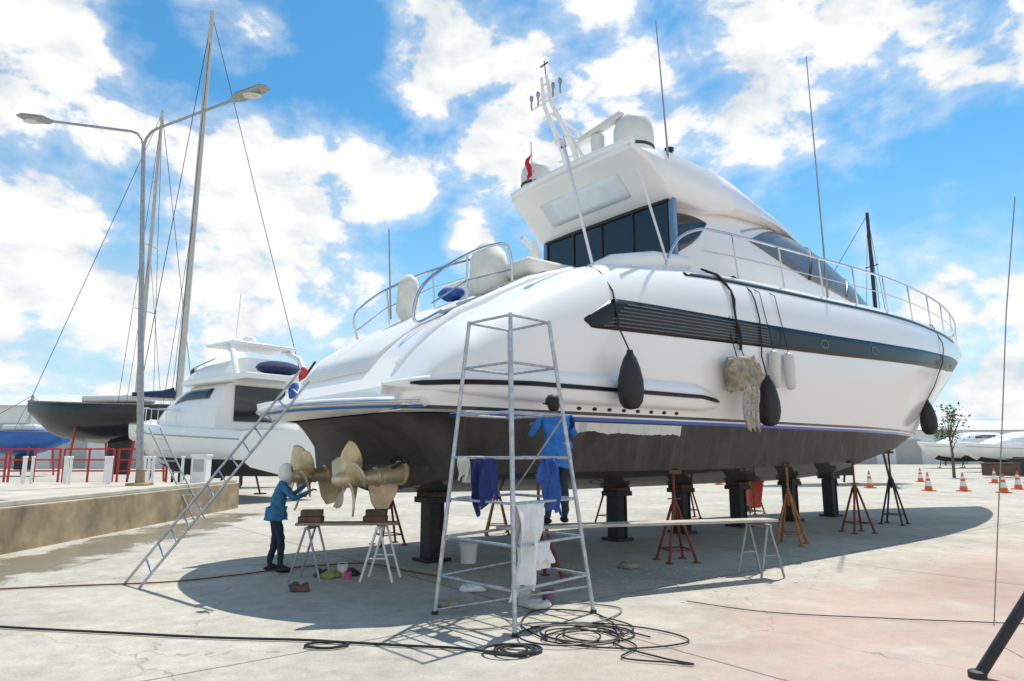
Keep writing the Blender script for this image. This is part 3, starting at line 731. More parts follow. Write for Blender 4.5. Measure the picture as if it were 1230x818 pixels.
def between(i,j,z,t): a=leg(i,z);b=leg(j,z); return (a[0]+(b[0]-a[0])*t,a[1]+(b[1]-a[1])*t,z)
cloth('hanging_cloth',between(3,0,1.8,.12),between(3,0,1.8,.30),.26,CREAM,'small grey white rag hung on a scaffold bar',2,.03)
cloth('hanging_cloth',between(3,0,1.8,.42),between(3,0,1.8,.72),.56,NAVYC,'navy blue cloth draped on the scaffold bar',1,.06,taper=-.15,slant=.12)
cloth('hanging_cloth',between(0,1,1.31,.02),between(0,1,1.31,.44),.85,HOOD,'long white cloth draped over a scaffold bar',.3,.07,back=.5,taper=.0,slant=-.22)
cloth('hanging_cloth',between(0,1,.87,.25),between(0,1,.87,.5),.2,HOOD,'crumpled white rag over a low scaffold bar',2.3,.05)
cloth('hanging_cloth',between(0,1,1.8,.50),between(0,1,1.8,.76),.62,BLUEC,'dark blue cloth hanging from the scaffold bar',1.7,.07,taper=.3,slant=.2)

# ------------------------------------------------------------ ladders
def ladder(name,a,b,wd,lab,n,r=.022,m_=ALU):
    A=Vector(a);B=Vector(b);W=Vector(wd); d=(B-A)
    rt=root(name,lab,'ladder',(A.x,A.y,0)); O=Vector((A.x,A.y,0))
    for sd in (-.5,.5):
        p=A+W*sd; p=p-d*(p.z/d.z); mb=MB(); mb.tube([p-O,B+W*sd-O],r,8); mb.make('side_rail',m_,rt)
    for i in range(1,n): 
        q=A+d*(i/n)-O; mb=MB(); mb.tube([q-W*.5,q+W*.5],r*.65,6); mb.make('rung',m_,rt)
ladder('ladder',(-5.3,10.05,.08),(-3.04,9.98,2.98),(.23,-.26,-.17),'long aluminium ladder leaning on the swim platform',14,.02,ALU)
ladder('ladder',(-9.0,20.2,.02),(-10.6,20.4,2.6),(.1,.45,0),'aluminium ladder leaning on the concrete quay',8,.025,GALV)
def rag(loc,sc_,m_,lab,seed,name='rag_bundle',cat='cloth'):
    mb=MB(); mb.ball((0,0,0),sc_,20); mb.rough(.09,8,seed)
    mb.make(name,m_,loc=loc,rot=(.3,.5,seed),ang=70,props=P(lab,cat))
rag((-3.02,9.86,2.98),(.06,.08,.11),REDP,'red rag tied to the ladder top',1)
rag((-3.24,10.1,2.78),(.05,.07,.12),BLUEC,'blue rag tied to the ladder top',2)
mb=MB(); mb.tube([(0,0,0),(.16,-.05,.22)],.018,8); mb.make('steel_bar',DKST,loc=(-3.02,9.9,2.95),props=P('short dark bar tied at the ladder top','bar'))

# ------------------------------------------------------------ trestles and planks
def trestle(p,rz,h,wd,lab,m_=GALV,spread=.22):
    rt=root('trestle',lab,'trestle',p,rz,'trestles under the yacht')
    mb=MB(); mb.tube([(-wd/2,0,h-.03),(wd/2,0,h-.03)],.028,8); mb.make('top_bar',m_,rt)
    for x in (-wd/2+.05,wd/2-.05):
        for y in (-spread,spread):
            mb=MB(); mb.tube([(x,y*.1,h-.04),(x+(.03 if x>0 else -.03),y,.01)],.018,8); mb.make('leg',m_,rt)
        mb=MB(); mb.tube([(x,-spread*.6,h*.42),(x,spread*.6,h*.42)],.012,6); mb.make('brace',m_,rt)
trestle((3.80,10.87,0),R(112),.80,.55,'grey steel trestle carrying the end of a plank')
trestle((-2.98,10.5,0),R(85),.80,.5,'grey steel trestle under the propellers',spread=.24)
trestle((-1.95,10.55,0),R(85),.80,.5,'white steel trestle under the propellers',WHITE2,.24)
def plank(a,b,wd,th,lab,m_=ALU):
    A=Vector(a);B=Vector(b);L_=(B-A).length; mb=MB(); mb.box((L_/2,0,th/2),(L_,wd,th))
    d=B-A; mb.make('work_plank',m_,loc=A,rot=(0,-math.asin(d.z/L_),math.atan2(d.y,d.x)),bevel=.006,smooth=False,props=P(lab,'plank'))
plank((-.15,9.02,.892),(4.05,10.98,.81),.30,.04,'long pale work plank from scaffold to trestle',mat('plank_pale',(.42,.39,.34),.7,0,.3,4,stretch=(1,8,8)))
plank((-3.2,10.48,.80),(-1.7,10.57,.80),.28,.04,'grey plank resting on two trestles',WOOD)
for x,y,n_,l_ in ((-3.0,10.5,2,'stack of dark timber blocks on the plank'),(-2.05,10.55,2,'stack of dark timber blocks on the plank')):
    mb=MB()
    for i in range(n_): mb.box((.01*i,0,.045+.09*i),(.34-.03*i,.22,.085),0,Matrix.Rotation(R(8*i),3,'Z'))
    mb.make('timber_blocks',DWOOD,loc=(x,y,.842),bevel=.008,smooth=False,props=P(l_,'wood blocks'))

# ------------------------------------------------------------ people
def person(label,loc,rz,J,mats,matfun,name='person'):
    names=list(J.keys()); idx={n:i for i,n in enumerate(names)}
    E=[('pelvis','spine'),('spine','chest'),('chest','neck'),('neck','head'),('chest','shL'),('shL','elL'),('elL','wrL'),('wrL','paL'),
       ('chest','shR'),('shR','elR'),('elR','wrR'),('wrR','paR'),('pelvis','hiL'),('hiL','knL'),('knL','anL'),('anL','toL'),('pelvis','hiR'),('hiR','knR'),('knR','anR'),('anR','toR')]
    rad={'pelvis':(.135,.15),'spine':(.12,.14),'chest':(.13,.165),'neck':(.058,.058),'head':(.06,.06),'sh':(.075,.07),'el':(.05,.05),'wr':(.032,.034),'pa':(.022,.04),'hi':(.09,.095),'kn':(.064,.064),'an':(.048,.048),'to':(.034,.045)}
    me=bpy.data.meshes.new('tmp'); me.from_pydata([J[n] for n in names],[(idx[a],idx[b]) for a,b in E],[])
    o=bpy.data.objects.new('tmp',me); COL.objects.link(o)
    md=o.modifiers.new('sk','SKIN'); md.use_smooth_shade=True
    sv=me.skin_vertices[0].data
    for n in names:
        key=n if n in rad else n[:2]
        sv[idx[n]].radius=rad[key]; sv[idx[n]].use_root=(n=='pelvis')
    sb=o.modifiers.new('sb','SUBSURF'); sb.levels=2
    dg=bpy.context.evaluated_depsgraph_get(); dg.update()
    m2=bpy.data.meshes.new_from_object(o.evaluated_get(dg))
    mb=MB(); mb.v=[tuple(v.co) for v in m2.vertices]; mb.f=[tuple(p.vertices) for p in m2.polygons]
    cen=[p.center.copy() for p in m2.polygons]; mb.m=[matfun(c) for c in cen]
    bpy.data.objects.remove(o)
    mb.v=[tuple(Vector(v)+Vector((noise.noise(Vector(v)*14),noise.noise(Vector(v)*14+Vector((5,2,1))),0))*.016) for v in mb.v]
    h=Vector(J['head'])+Vector((.02,0,.10)); rows=[]
    for i in range(17):
        a=-math.pi/2+math.pi*i/16; a=max(-1.52,min(1.52,a)); row=[]
        for k in range(24):
            t=2*math.pi*k/24; x,y,z=.098*math.cos(a)*math.cos(t),.076*math.cos(a)*math.sin(t),.12*math.sin(a)
            fr=max(0,math.cos(t))
            if z<-.02: x*=(1-.12*fr); y*=1+.9*z
            if fr>.96 and -.035<z<.02: x+=.022*(1-abs(z+.02)/.05)
            if .75<fr<.97 and .0<z<.03: x-=.008
            row.append((h.x+x,h.y+y,h.z+z))
        rows.append(row)
    mb.loft(rows,0)
    for sd in (-1,1):
        mb.ball((h.x,h.y+sd*.079,h.z-.005),(.022,.01,.032),8,0)
        mb.ball((h.x+.083,h.y+sd*.03,h.z+.012),(.01,.014,.007),8,3)
    mb.ball((h.x+.088,h.y,h.z-.055),(.008,.022,.006),8,1)
    for sd,S_ in ((1,'L'),(-1,'R')):
        wv=Vector(J['wr'+S_]); pa=Vector(J['pa'+S_]); d=(pa-wv).normalized(); side=d.cross(Vector((0,0,1))).normalized(); up=side.cross(d)
        for k in range(4):
            st=pa+side*((k-1.5)*.02)+d*.005; Ln=(.075,.085,.08,.062)[k]
            mb.tube([st-d*.01,st+d*Ln*.45+up*.0,st+d*Ln*.8-up*.02,st+d*Ln*.9-up*.045],[.0095,.009,.008,.006],6,0)
        th=wv+(pa-wv)*.55+side*(-sd)*.03
        mb.tube([th,th+d*.03+side*(-sd)*.022,th+d*.06+side*(-sd)*.022-up*.015],[.012,.010,.007],6,0)
    for S_ in 'LR':
        an=Vector(J['an'+S_]); to=Vector(J['to'+S_]); d=(to-an); d.z=0; c=an+d*.45; 
        mb.ball((c.x,c.y,.04),(.145,.05,.042),14,3,Matrix.Rotation(math.atan2(d.y,d.x),3,'Z'))
    rt=root(name,label,'person',loc,rz)
    mb.make('body',mats,rt,ang=80)
    return rt,h
def mf(c):
    if c.z<.86 : return 2
    if c.z>1.45 and math.hypot(c.x-.06,c.y)<.12: return 0
    return 1
J1=dict(pelvis=(0,0,.9),spine=(.03,0,1.08),chest=(.07,0,1.27),neck=(.10,0,1.41),head=(.12,0,1.46),
 shL=(.08,.17,1.34),elL=(.27,.20,1.18),wrL=(.46,.13,1.34),paL=(.53,.12,1.38),
 shR=(.08,-.17,1.34),elR=(.25,-.23,1.13),wrR=(.45,-.15,1.22),paR=(.52,-.14,1.26),
 hiL=(0,.1,.85),knL=(.03,.12,.48),anL=(-.06,.13,.09),toL=(.09,.14,.045),hiR=(0,-.1,.85),knR=(.10,-.12,.48),anR=(.10,-.14,.09),toR=(.25,-.16,.045))
def mf1(c):
    if c.x>.47 and c.z>1.1: return 0
    return mf(c)
p1,h1=person('worker in white hood and blue shirt handling the propeller',(-3.80,11.28,0),R(22),J1,[SKIN,SHIRT,JEANS,HAIR],mf1)
mb=MB(); rows=[]
for i in range(15):
    a=-math.pi/2+math.pi*i/14; a=max(-1.5,min(1.5,a)); row=[]
    for k in range(28):
        t=2*math.pi*k/28; x,y,z=.118*math.cos(a)*math.cos(t),.098*math.cos(a)*math.sin(t),.135*math.sin(a)
        if z<-.03: e_=(-z-.03); x*=1+e_*5; y*=1+e_*8
        row.append((h1.x-.008+x,h1.y+y,h1.z+z-(.09 if i<3 else 0)))
    rows.append(row)
mb.grid(rows,0,True)
keep=[]
for f in mb.f:
    c=Vector((0,0,0))
    for q in f: c+=Vector(mb.v[q])
    c/=len(f); d_=c-h1
    if d_.x>.06 and -.015<d_.z<.045: continue
    keep.append(f)
mb.f=keep; mb.m=[0]*len(keep)
mb.make('hood',HOOD,p1,recalc=False,ang=80,solid=.008)
mb=MB(); rows=[]
for i in range(9):
    t=i/8; rows.append([((.155+.02*t)*math.cos(a)+.01,(.175+.02*t)*math.sin(a),1.0-.2*t+.008*math.sin(a*6)) for a in [2*math.pi*k/28 for k in range(28)]])
mb.grid(rows,0,True); mb.v=[tuple(Vector(v)*(1)+Vector((noise.noise(Vector(v)*11),noise.noise(Vector(v)*11+Vector((3,3,3))),0))*.03) for v in mb.v]
mb.make('shirt_hem',SHIRT,p1,recalc=False,ang=80,solid=.008)
J2=dict(J1); J2.update(dict(chest=(.04,0,1.30),neck=(.06,0,1.44),head=(.08,0,1.49),shL=(.04,.19,1.38),shR=(.04,-.19,1.38),elL=(.16,.30,1.16),wrL=(.36,.20,1.28),paL=(.43,.18,1.33),elR=(.14,-.33,1.16),wrR=(.36,-.24,1.22),paR=(.43,-.23,1.27),
  anL=(-.02,.13,.09),toL=(.13,.15,.045),anR=(.02,-.13,.09),toR=(.17,-.15,.045),knR=(.04,-.12,.48)))
def mf2(c):
    if c.x>.38 and c.z>1.1: return 0
    return mf(c)
ang=math.atan2(.92,-.3)
p2,h2=person('worker in long blue shirt and dark cap standing on a plank',(.60,9.36,.932),ang,J2,[SKIN,CYANC,JEANS,HAIR],mf2)
mb=MB(); rows=[]
for i in range(12):
    t=i/11; rows.append([((.160+.03*t)*math.cos(a)+.0,(.185+.03*t)*math.sin(a),1.08-.34*t+.02*math.sin(a*3)) for a in [2*math.pi*k/32 for k in range(32)]])
mb.grid(rows,0,True); mb.v=[tuple(Vector(v)+Vector((noise.noise(Vector(v)*9),noise.noise(Vector(v)*9+Vector((3,3,3))),0))*.05) for v in mb.v]
mb.make('shirt_hem',CYANC,p2,recalc=False,ang=80,solid=.008)
mb=MB(); mb.lathe([(.10,-.01),(.112,.03),(.105,.08),(.07,.125),(.02,.14)],(h2.x-.005,h2.y,h2.z),20); mb.lathe([(.0,-.01),(.135,-.005),(.14,.005),(.0,.01)],(h2.x+.03,h2.y,h2.z+.01),20); mb.make('cap',HAIR,p2)
mb=MB(); mb.ball((h2.x-.03,h2.y,h2.z-.015),(.085,.084,.10),14); mb.make('hair',HAIR,p2)

# ------------------------------------------------------------ hoses & clutter
def gpt(x,y,z=.02): return (x,y,z)
def hose(pts,r,lab,m_=HOSE,coil=None,name='hose'):
    mb=MB(); o=Vector(pts[0]); o.z=0
    Q=[Vector(p)-o for p in smooth_path(pts)]
    if coil:
        cx,cy,cr,nc,sq,lo_=coil
        for i in range(int(nc*28)):
            a=2*math.pi*i/28; rr_=cr*(1+lo_*math.sin(a*.37)+lo_*.6*math.sin(a*.71)); Q.append(Vector((cx+rr_*math.cos(a)+lo_*.5*math.sin(a*.21),cy+rr_*sq*math.sin(a)+lo_*.4*math.sin(a*.17+1),r+.008*(i/28)))-o)
    mb.tube(Q,r,6)
    mb.make(name,m_,loc=o,props=P(lab,'hose','hoses and cables on the yard floor'))
hose([gpt(-7.5,8.2),gpt(-5.5,7.72),gpt(-4,7.45),gpt(-3,7.28),gpt(-2,7.18),gpt(-1.6,7.05),gpt(-1.75,6.9),gpt(-2.0,6.98),gpt(-1.8,7.12),gpt(-1.0,6.98),gpt(-.5,6.9),gpt(0,6.7),gpt(.2,6.8)],.013,'long black hose running to a coil on concrete',coil=(.02,6.82,.19,4.3,.85,.14))
hose([gpt(.35,7.2),gpt(.1,7.8),gpt(.3,8.5),gpt(.9,8.4),gpt(1.1,7.9),gpt(1.15,7.4)],.009,'tangled black cable coil beside the scaffold',coil=(.72,7.38,.36,4.6,.85,.34))
hose([gpt(.9,7.6),gpt(1.2,7.0),gpt(1.0,6.6),gpt(1.4,6.45),gpt(1.6,6.4),gpt(1.35,6.6),gpt(1.0,7.1),gpt(1.3,7.7),gpt(1.0,8.2)],.008,'loose black cable trailing from the coil')
hose([gpt(.2,7.7),gpt(.8,7.9),gpt(1.5,7.6),gpt(1.75,7.15),gpt(1.2,6.9),gpt(.6,7.0),gpt(.3,7.3),gpt(.9,7.75),gpt(1.4,7.3)],.008,'loose black cable trailing from the coil')
hose([gpt(-9,9.2),gpt(-6.6,9.9),gpt(-5,10.3),gpt(-4.2,10.9),gpt(-3.5,11.6),gpt(-2.5,12),gpt(-1.6,11.2),gpt(-.6,10.3),gpt(0,9.6)],.012,'thin brown cable snaking beneath the stern',mat('brown_cable',(.16,.07,.03),.6))
hose([gpt(-.4,8.2),gpt(-.9,7.9),gpt(-.4,7.6),gpt(.3,7.9),gpt(.9,7.9),gpt(1.3,8.6),gpt(.6,9.0)],.010,'grey cable looped under the scaffold',mat('grey_cable',(.25,.25,.25),.6))
hose([gpt(2.2,9.0),gpt(3,8.4),gpt(4.2,8.1),gpt(5,7.95),gpt(6.6,7.7),gpt(9,7.7)],.006,'thin dark cord lying across the red paint',DKST)
def bucket(x,y,r,h,m_,lab,z=0):
    mb=MB(); mb.lathe([(r*.82,0),(r,h),(r*1.06,h),(r*1.06,h-.02),(r*.95,h-.02),(r*.78,.02)],(0,0,0),18); mb.tube([(r*math.cos(a),0,h+ r*.5*math.sin(a)) for a in [math.pi*i/8 for i in range(9)]],.005,5); mb.make('bucket',m_,loc=(x,y,z),props=P(lab,'bucket'))
bucket(-.75,12.2,.16,.32,WHITE2,'white plastic bucket under the hull')
bucket(.45,8.9,.08,.17,mat('purple_tin',(.16,.08,.2),.5),'small purple paint tin by the scaffold')
bucket(.15,8.9,.09,.2,CREAM,'cream paint tin by the scaffold foot')
bucket(-2.6,10.9,.08,.16,WHITE2,'small white paint tub beside the trestles')
bucket(-2.45,10.6,.06,.1,mat('pink_tub',(.6,.1,.25),.5),'small pink tub beside the trestles')
for i,(x,y,l_,m_) in enumerate(((-.75,8.75,'crumpled grey rag on the concrete',CANVAS),(-2.9,9.75,'brown rag lying on the concrete',DWOOD),(-2.5,10.95,'pile of dark rags by the trestles',DKST),(-2.9,10.9,'pile of dark rags by the trestles',DKST),(.3,8.7,'crumpled pale rag under the scaffold',CREAM),(-.55,9.7,'crumpled white sheet under the scaffold',HOOD),(-2.75,10.75,'yellow green cloth on the floor',mat('lime_cloth',(.25,.3,.08),.8)),(.9,10.9,'loose grey scrap on the floor',CANVAS),(1.9,11.6,'loose grey scrap on the floor',CANVAS))):
    mb=MB(); mb.ball((0,0,.03),(.17,.12,.06),20)
    mb.v=[tuple((v[0]*(1+.6*noise.noise(Vector(v)*8+Vector((i*3,0,0)))),v[1]*(1+.6*noise.noise(Vector(v)*8+Vector((0,i*3,0)))),max(0,v[2]*(1+.9*noise.noise(Vector(v)*12+Vector((i,0,2))))))) for v in mb.v]
    mb.make('crumpled_rag',m_,loc=(x,y,.003),ang=80,props=P(l_,'rag','rags on the yard floor'))
mb=MB(); rnd=random.Random(11)
for i in range(1200):
    x=rnd.gauss(1.2,1.5); y=rnd.gauss(11.0,.7); s_=rnd.uniform(.006,.03); a=rnd.random()*6.28; k=len(mb.v)
    for j in range(4): mb.v.append((x+s_*math.cos(a+j*1.57)*rnd.uniform(.6,1.2),y+s_*math.sin(a+j*1.57)*rnd.uniform(.6,1.2),.005+.006*rnd.random()))
    mb.face((k,k+1,k+2,k+3))
mb.make('paint_chips',CREAM,smooth=False,recalc=False,props=P('scattered pale paint chips on the concrete','debris',kind='stuff'))
bn=root('wheelie_bin','red plastic wheelie bin standing behind the yacht','bin',(7.95,23.3,0),.3)
mb=MB(); mb.loft([[(x*.22,y*.25,.08) for x,y in ((-1,-1),(1,-1),(1,1),(-1,1))],[(x*.3,y*.34,.9) for x,y in ((-1,-1),(1,-1),(1,1),(-1,1))]]); mb.make('bin_body',REDP,bn,bevel=.03)
mb=MB(); mb.loft([[(x*.33,y*.37,.9) for x,y in ((-1,-1),(1,-1),(1,1),(-1,1))],[(x*.3,y*.33,1.0) for x,y in ((-1,-1),(1,-1),(1,1),(-1,1))]]); mb.make('lid',REDP,bn,bevel=.02)
for y in (-.24,.24):
    mb=MB(); mb.lathe([(.09,-.025),(.1,0),(.09,.025)],(-.24,y,.1),14,0,Matrix.Rotation(R(90),3,'X')); mb.make('wheel',RUBBER,bn)
cn=root('traffic_cone','orange traffic cone with white band on concrete','traffic cone',(19.5,38,0),0,'traffic cones across the yard')
mb=MB(); mb.box((0,0,.03),(.48,.48,.06)); mb.make('base',ORANGE,cn,bevel=.01)
mb=MB(); mb.lathe([(.19,.06),(.155,.25)],(0,0,0),16,0); mb.lathe([(.157,.25),(.115,.5)],(0,0,0),16,1); mb.lathe([(.115,.5),(.09,.62)],(0,0,0),16,0); mb.lathe([(.092,.62),(.07,.74)],(0,0,0),16,1); mb.lathe([(.07,.74),(.03,.92)],(0,0,0),16,0); mb.make('cone',[ORANGE,HOOD],cn)
for x,y in ((20.9,35),(22.4,34.6),(23.4,33.2),(24.1,31.6),(24.4,30.5),(30.5,44),(33,44.5),(27,46),(36,45),(14.5,41),(12.5,42),(26.5,36.5)):
    copy_thing(cn,(x,y,0))
mb=MB(); mb.tube([(0,0,0),(.5,-.1,.75),(1.6,-.3,2.4)],.045,12); mb.lathe([(.07,0),(.07,.05),(.05,.06)],(0,0,0),12); mb.make('steel_prop',DKST,loc=(3.9,6.1,0),props=P('dark steel prop leaning up from the concrete','prop'))
mb=MB(); mb.tube([(0,0,0),(.12,-.05,1.0),(.28,-.05,2.0),(.5,0,3.2),(.75,0,4.5)],.006,6); mb.make('hanging_rope',mat('pale_rope',(.3,.28,.24),.8),loc=(4.82,7.2,.15),props=P('thin pale line hanging down to the yard','rope'))

# ------------------------------------------------------------ quay
q=MB(); x1=-9.45; x0=-60; y0=-1; y1=24.2
q.v=[(x0,y0,0),(x1,y0,0),(x1,y1,0),(x0,y1,0),(x0,y0,.86),(x1,y0,.86),(x1,y1,.86),(x0,y1,.86)]
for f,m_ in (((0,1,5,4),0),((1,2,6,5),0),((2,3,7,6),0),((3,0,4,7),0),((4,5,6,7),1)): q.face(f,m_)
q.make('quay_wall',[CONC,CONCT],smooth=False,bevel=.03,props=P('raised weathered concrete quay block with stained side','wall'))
mb=MB(); mb.box((0,0,.05),(.22,25,.1)); mb.make('kerb',CONCT,loc=(-9.62,11.6,.862),smooth=False,bevel=.02,props=P('pale concrete kerb along the quay edge','kerb'))
LP=root('street_lamp','tall grey double arm street lamp on the quay','street lamp',(-11.7,21.9,.86))
mb=MB(); mb.box((0,0,.04),(.6,.6,.08)); mb.tube([(0,0,.05),(0,0,.5)],.14,12); mb.make('base',CONC,LP,bevel=.02)
mb=MB(); mb.tube([(0,0,.1),(-.4,0,5),(-.85,0,11.0),(-.88,0,11.5)],[.11,.09,.065,.06],12); mb.make('pole',GALV,LP)
for e_,c_ in (((-4.7,.7,12.62),(-1.4,.15,11.95)),((2.55,-1.0,12.5),(-.3,-.2,11.9))):
    mb=MB(); mb.tube([(-.87,0,11.3),(-.88+(c_[0]+.88)*.15,c_[1]*.1,11.6),(-.88+(c_[0]+.88)*.5,c_[1]*.45,11.82),c_,e_],.045,8); mb.make('arm',GALV,LP)
    d=(Vector(e_)-Vector(c_)).normalized(); A=Vector(e_)
    s_=Vector((-d.y,d.x,0)).normalized()
    mb=MB(); rg=[]
    for t,a_,b_ in ((-.15,.07,.06),(.05,.17,.12),(.2,.24,.17),(1.05,.24,.15),(1.25,.17,.06)):
        c=A+d*t; rg.append([tuple(c+s_*a_*math.cos(x)+Vector((0,0,1))*b_*math.sin(x)*(1 if math.sin(x)>0 else .6)) for x in [2*math.pi*k/14 for k in range(14)]])
    mb.loft(rg); mb.make('lamp_head',GALV,LP)
    mb=MB(); mb.ball(tuple(A+d*.65-Vector((0,0,.08))),(.38,.18,.07),12); mb.make('lamp_lens',CREAM,LP)
wp=root('bollard_post','white post standing on the concrete quay','post',(-18.5,23.3,.86),0,'white posts along the quay')
mb=MB(); mb.tube([(0,0,0),(0,0,.85)],.045,10); mb.lathe([(.06,.0),(.06,.06),(.05,.07)],(0,0,.83),10); mb.make('post',WHITE2,wp)
for i in range(1,17): copy_thing(wp,(-18.5+.45*i+.12*math.sin(i*4),23.3+.5*math.sin(i*2),.86))
mb=MB(); mb.box((0,0,.45),(.5,.4,.9)); mb.box((0,-.21,.6),(.34,.02,.4),1); mb.box((0,0,.93),(.56,.46,.06)); mb.make('service_pedestal',[WHITE2,GREYD],loc=(-10.3,23.0,.86),bevel=.02,smooth=False,props=P('white service pedestal on the quay edge','pedestal'))

# ------------------------------------------------------------ background boats
def bg_yacht(loc,rz,L_,B_,lab,fly=True,hm=WHITE,k=1.0,group=None,kz0=.9):
    rt=root('motor_yacht',lab,'yacht',loc,rz,group)
    H=L_*.15*k; kz=tab([(0,kz0),(.6,kz0-.1),(.8,kz0+.15),(.93,kz0+H*.5),(1,kz0+H*.97)]); bw=tab([(0,.92),(.5,1),(.75,.82),(.9,.42),(1,.02)]); gz=tab([(0,kz0+H*.72),(.5,kz0+H*.86),(1,kz0+H*1.05)])
    rg=[]
    for i in range(25):
        u=i/24; x=L_*u; b=B_/2*bw(u); kk=kz(u); G=gz(u)
        h=[(0,kk),(b*.75*(1-.5*u),kk+.22*(G-kk)),(b*(.93-.25*u),kk+.38*(G-kk)),(b,kk+.8*(G-kk)),(b*.95,G),(b*.8,G+.04),(0,G+.1)]
        rg.append([(x,-a,c) for a,c in h]+[(x,a,c) for a,c in reversed(h[1:-1])])
    mb=MB(); mb.loft(rg); o=mb.make('hull',[hm,ANTIF],rt,ang=40)
    for p in o.data.polygons:
        if p.center.z<kz0+H*.24: p.material_index=1
    for sd in (-1,1):
        mb=MB(); mb.tube([(L_*u,sd*(B_/2*bw(u)*.99+.02),kz0+(gz(u)-kz0)*.82) for u in [i/20 for i in range(20)]],.03,6); mb.make('rub_rail',GREYD,rt)
    def dome(x0,x1,z0f,zr,hw,name,m_,th0=None,th1=None,sd=1,off=0,n=18):
        rows=[]
        for i in range(n+1):
            u=i/n; x=x0+(x1-x0)*u; w_=hw*(1-.75*max(0,u-.45)**1.6*1.8); z1=zr(u); z0=z0f
            def pt(t): return (x,-sd*(max(.05,w_)*max(0,math.cos(t))**.5+off),z0+(z1-z0)*max(0,math.sin(t))**.8+off*.5)
            if th0 is None:
                r=[pt(math.pi/2*k_/8) for k_ in range(9)]; r+=[(a,-b,c) for a,b,c in reversed(r[:-1])]
            else: r=[pt(th0+(th1-th0)*k_/4) for k_ in range(5)]
            rows.append(r)
        mb=MB()
        if th0 is None: mb.loft(rows); mb.make(name,m_,rt,ang=50)
        else: mb.grid(rows[1:-2]); mb.make(name,m_,rt,ang=60,solid=.02,recalc=False)
    z0=kz0-.05+H*.80; ch=L_*.13*k
    zr=lambda u:z0+ch*(1.0 if u<.35 else 1-((u-.35)/.65)**1.5*.85)
    dome(L_*.18,L_*.80,z0,zr,B_*.42,'cabin',WHITE)
    for sd in (1,-1): dome(L_*.22,L_*.72,z0,zr,B_*.42,'side_window',GLASS,.55,.85,sd,.03)
    mb=MB(); mb.box((L_*.179-.02,0,z0+ch*.5),(.05,B_*.5,ch*.7)); mb.make('aft_door',GLASS,rt,smooth=False)
    if fly:
        z2=z0+ch*.95
        mb=MB(); mb.loft([[(x_,y_,z_) for x_,y_ in ((L_*.02,-B_*.40),(L_*.45,-B_*.38),(L_*.56,0),(L_*.45,B_*.38),(L_*.02,B_*.40))] for z_ in (z2-.08,z2+.16)]); mb.make('upper_deck',WHITE,rt,smooth=False,bevel=.04)
        dome(L_*.16,L_*.56,z2+.1,lambda u:z2+.1+L_*.07*(1-.3*u),B_*.38,'flybridge',WHITE)
        for sd in (1,-1): dome(L_*.30,L_*.55,z2+.1,lambda u:z2+.1+L_*.085*(1-.5*u),B_*.37,'flybridge_screen',GLASSG,.75,1.1,sd,.03)
        for sd in (-1,1):
            mb=MB(); mb.tube([(L_*.10,sd*B_*.36,z2),(L_*.15,sd*B_*.34,z2+L_*.09),(L_*.24,sd*B_*.30,z2+L_*.125)],.12,8); mb.make('arch_leg',WHITE,rt)
        mb=MB(); mb.box((L_*.25,0,z2+L_*.125),(L_*.18,B_*.66,.12)); mb.make('hardtop',WHITE,rt,bevel=.04)
        mb=MB(); mb.lathe([(.3,0),(.32,.2),(.25,.4),(.05,.48)],(L_*.27,0,z2+L_*.13),14); mb.make('radar_dome',WHITE2,rt)
        mb=MB(); mb.tube([(L_*.25,.8,z2+L_*.12),(L_*.22,.9,z2+L_*.30)],.02,5); mb.make('whip_antenna',WHITE2,rt)
        mb=MB(); mb.ball((L_*.08,0,z2+L_*.04),(L_*.05,B_*.22,.3),12); mb.make('seat_cover',NAVYD,rt)
    mb=MB()
    for sd in (-1,1):
        mb.tube([(L_*u,sd*B_/2*bw(u)*.9,gz(u)+.7) for u in [.4+.58*i/14 for i in range(15)]],.025,6)
        for i in range(8):
            u=.42+.07*i; mb.tube([(L_*u,sd*B_/2*bw(u)*.9,gz(u)),(L_*u,sd*B_/2*bw(u)*.9,gz(u)+.7)],.018,5)
    mb.make('guard_rail',STEEL,rt)
    for u in (.15,.4,.65):
        for sd in (-1,1):
            mb=MB(); mb.tube([(L_*u,sd*B_*.42,0),(L_*u,sd*B_*.33,kz0+.4)],.05,6); mb.box((L_*u,sd*B_*.42,.03),(.4,.4,.06)); mb.make('cradle_post',DKST,rt)
    return rt
bg_yacht((-8.9,27.5,0),R(141),12.6,4.6,'white flybridge motor yacht propped up on the hard',k=1.28,kz0=.95)
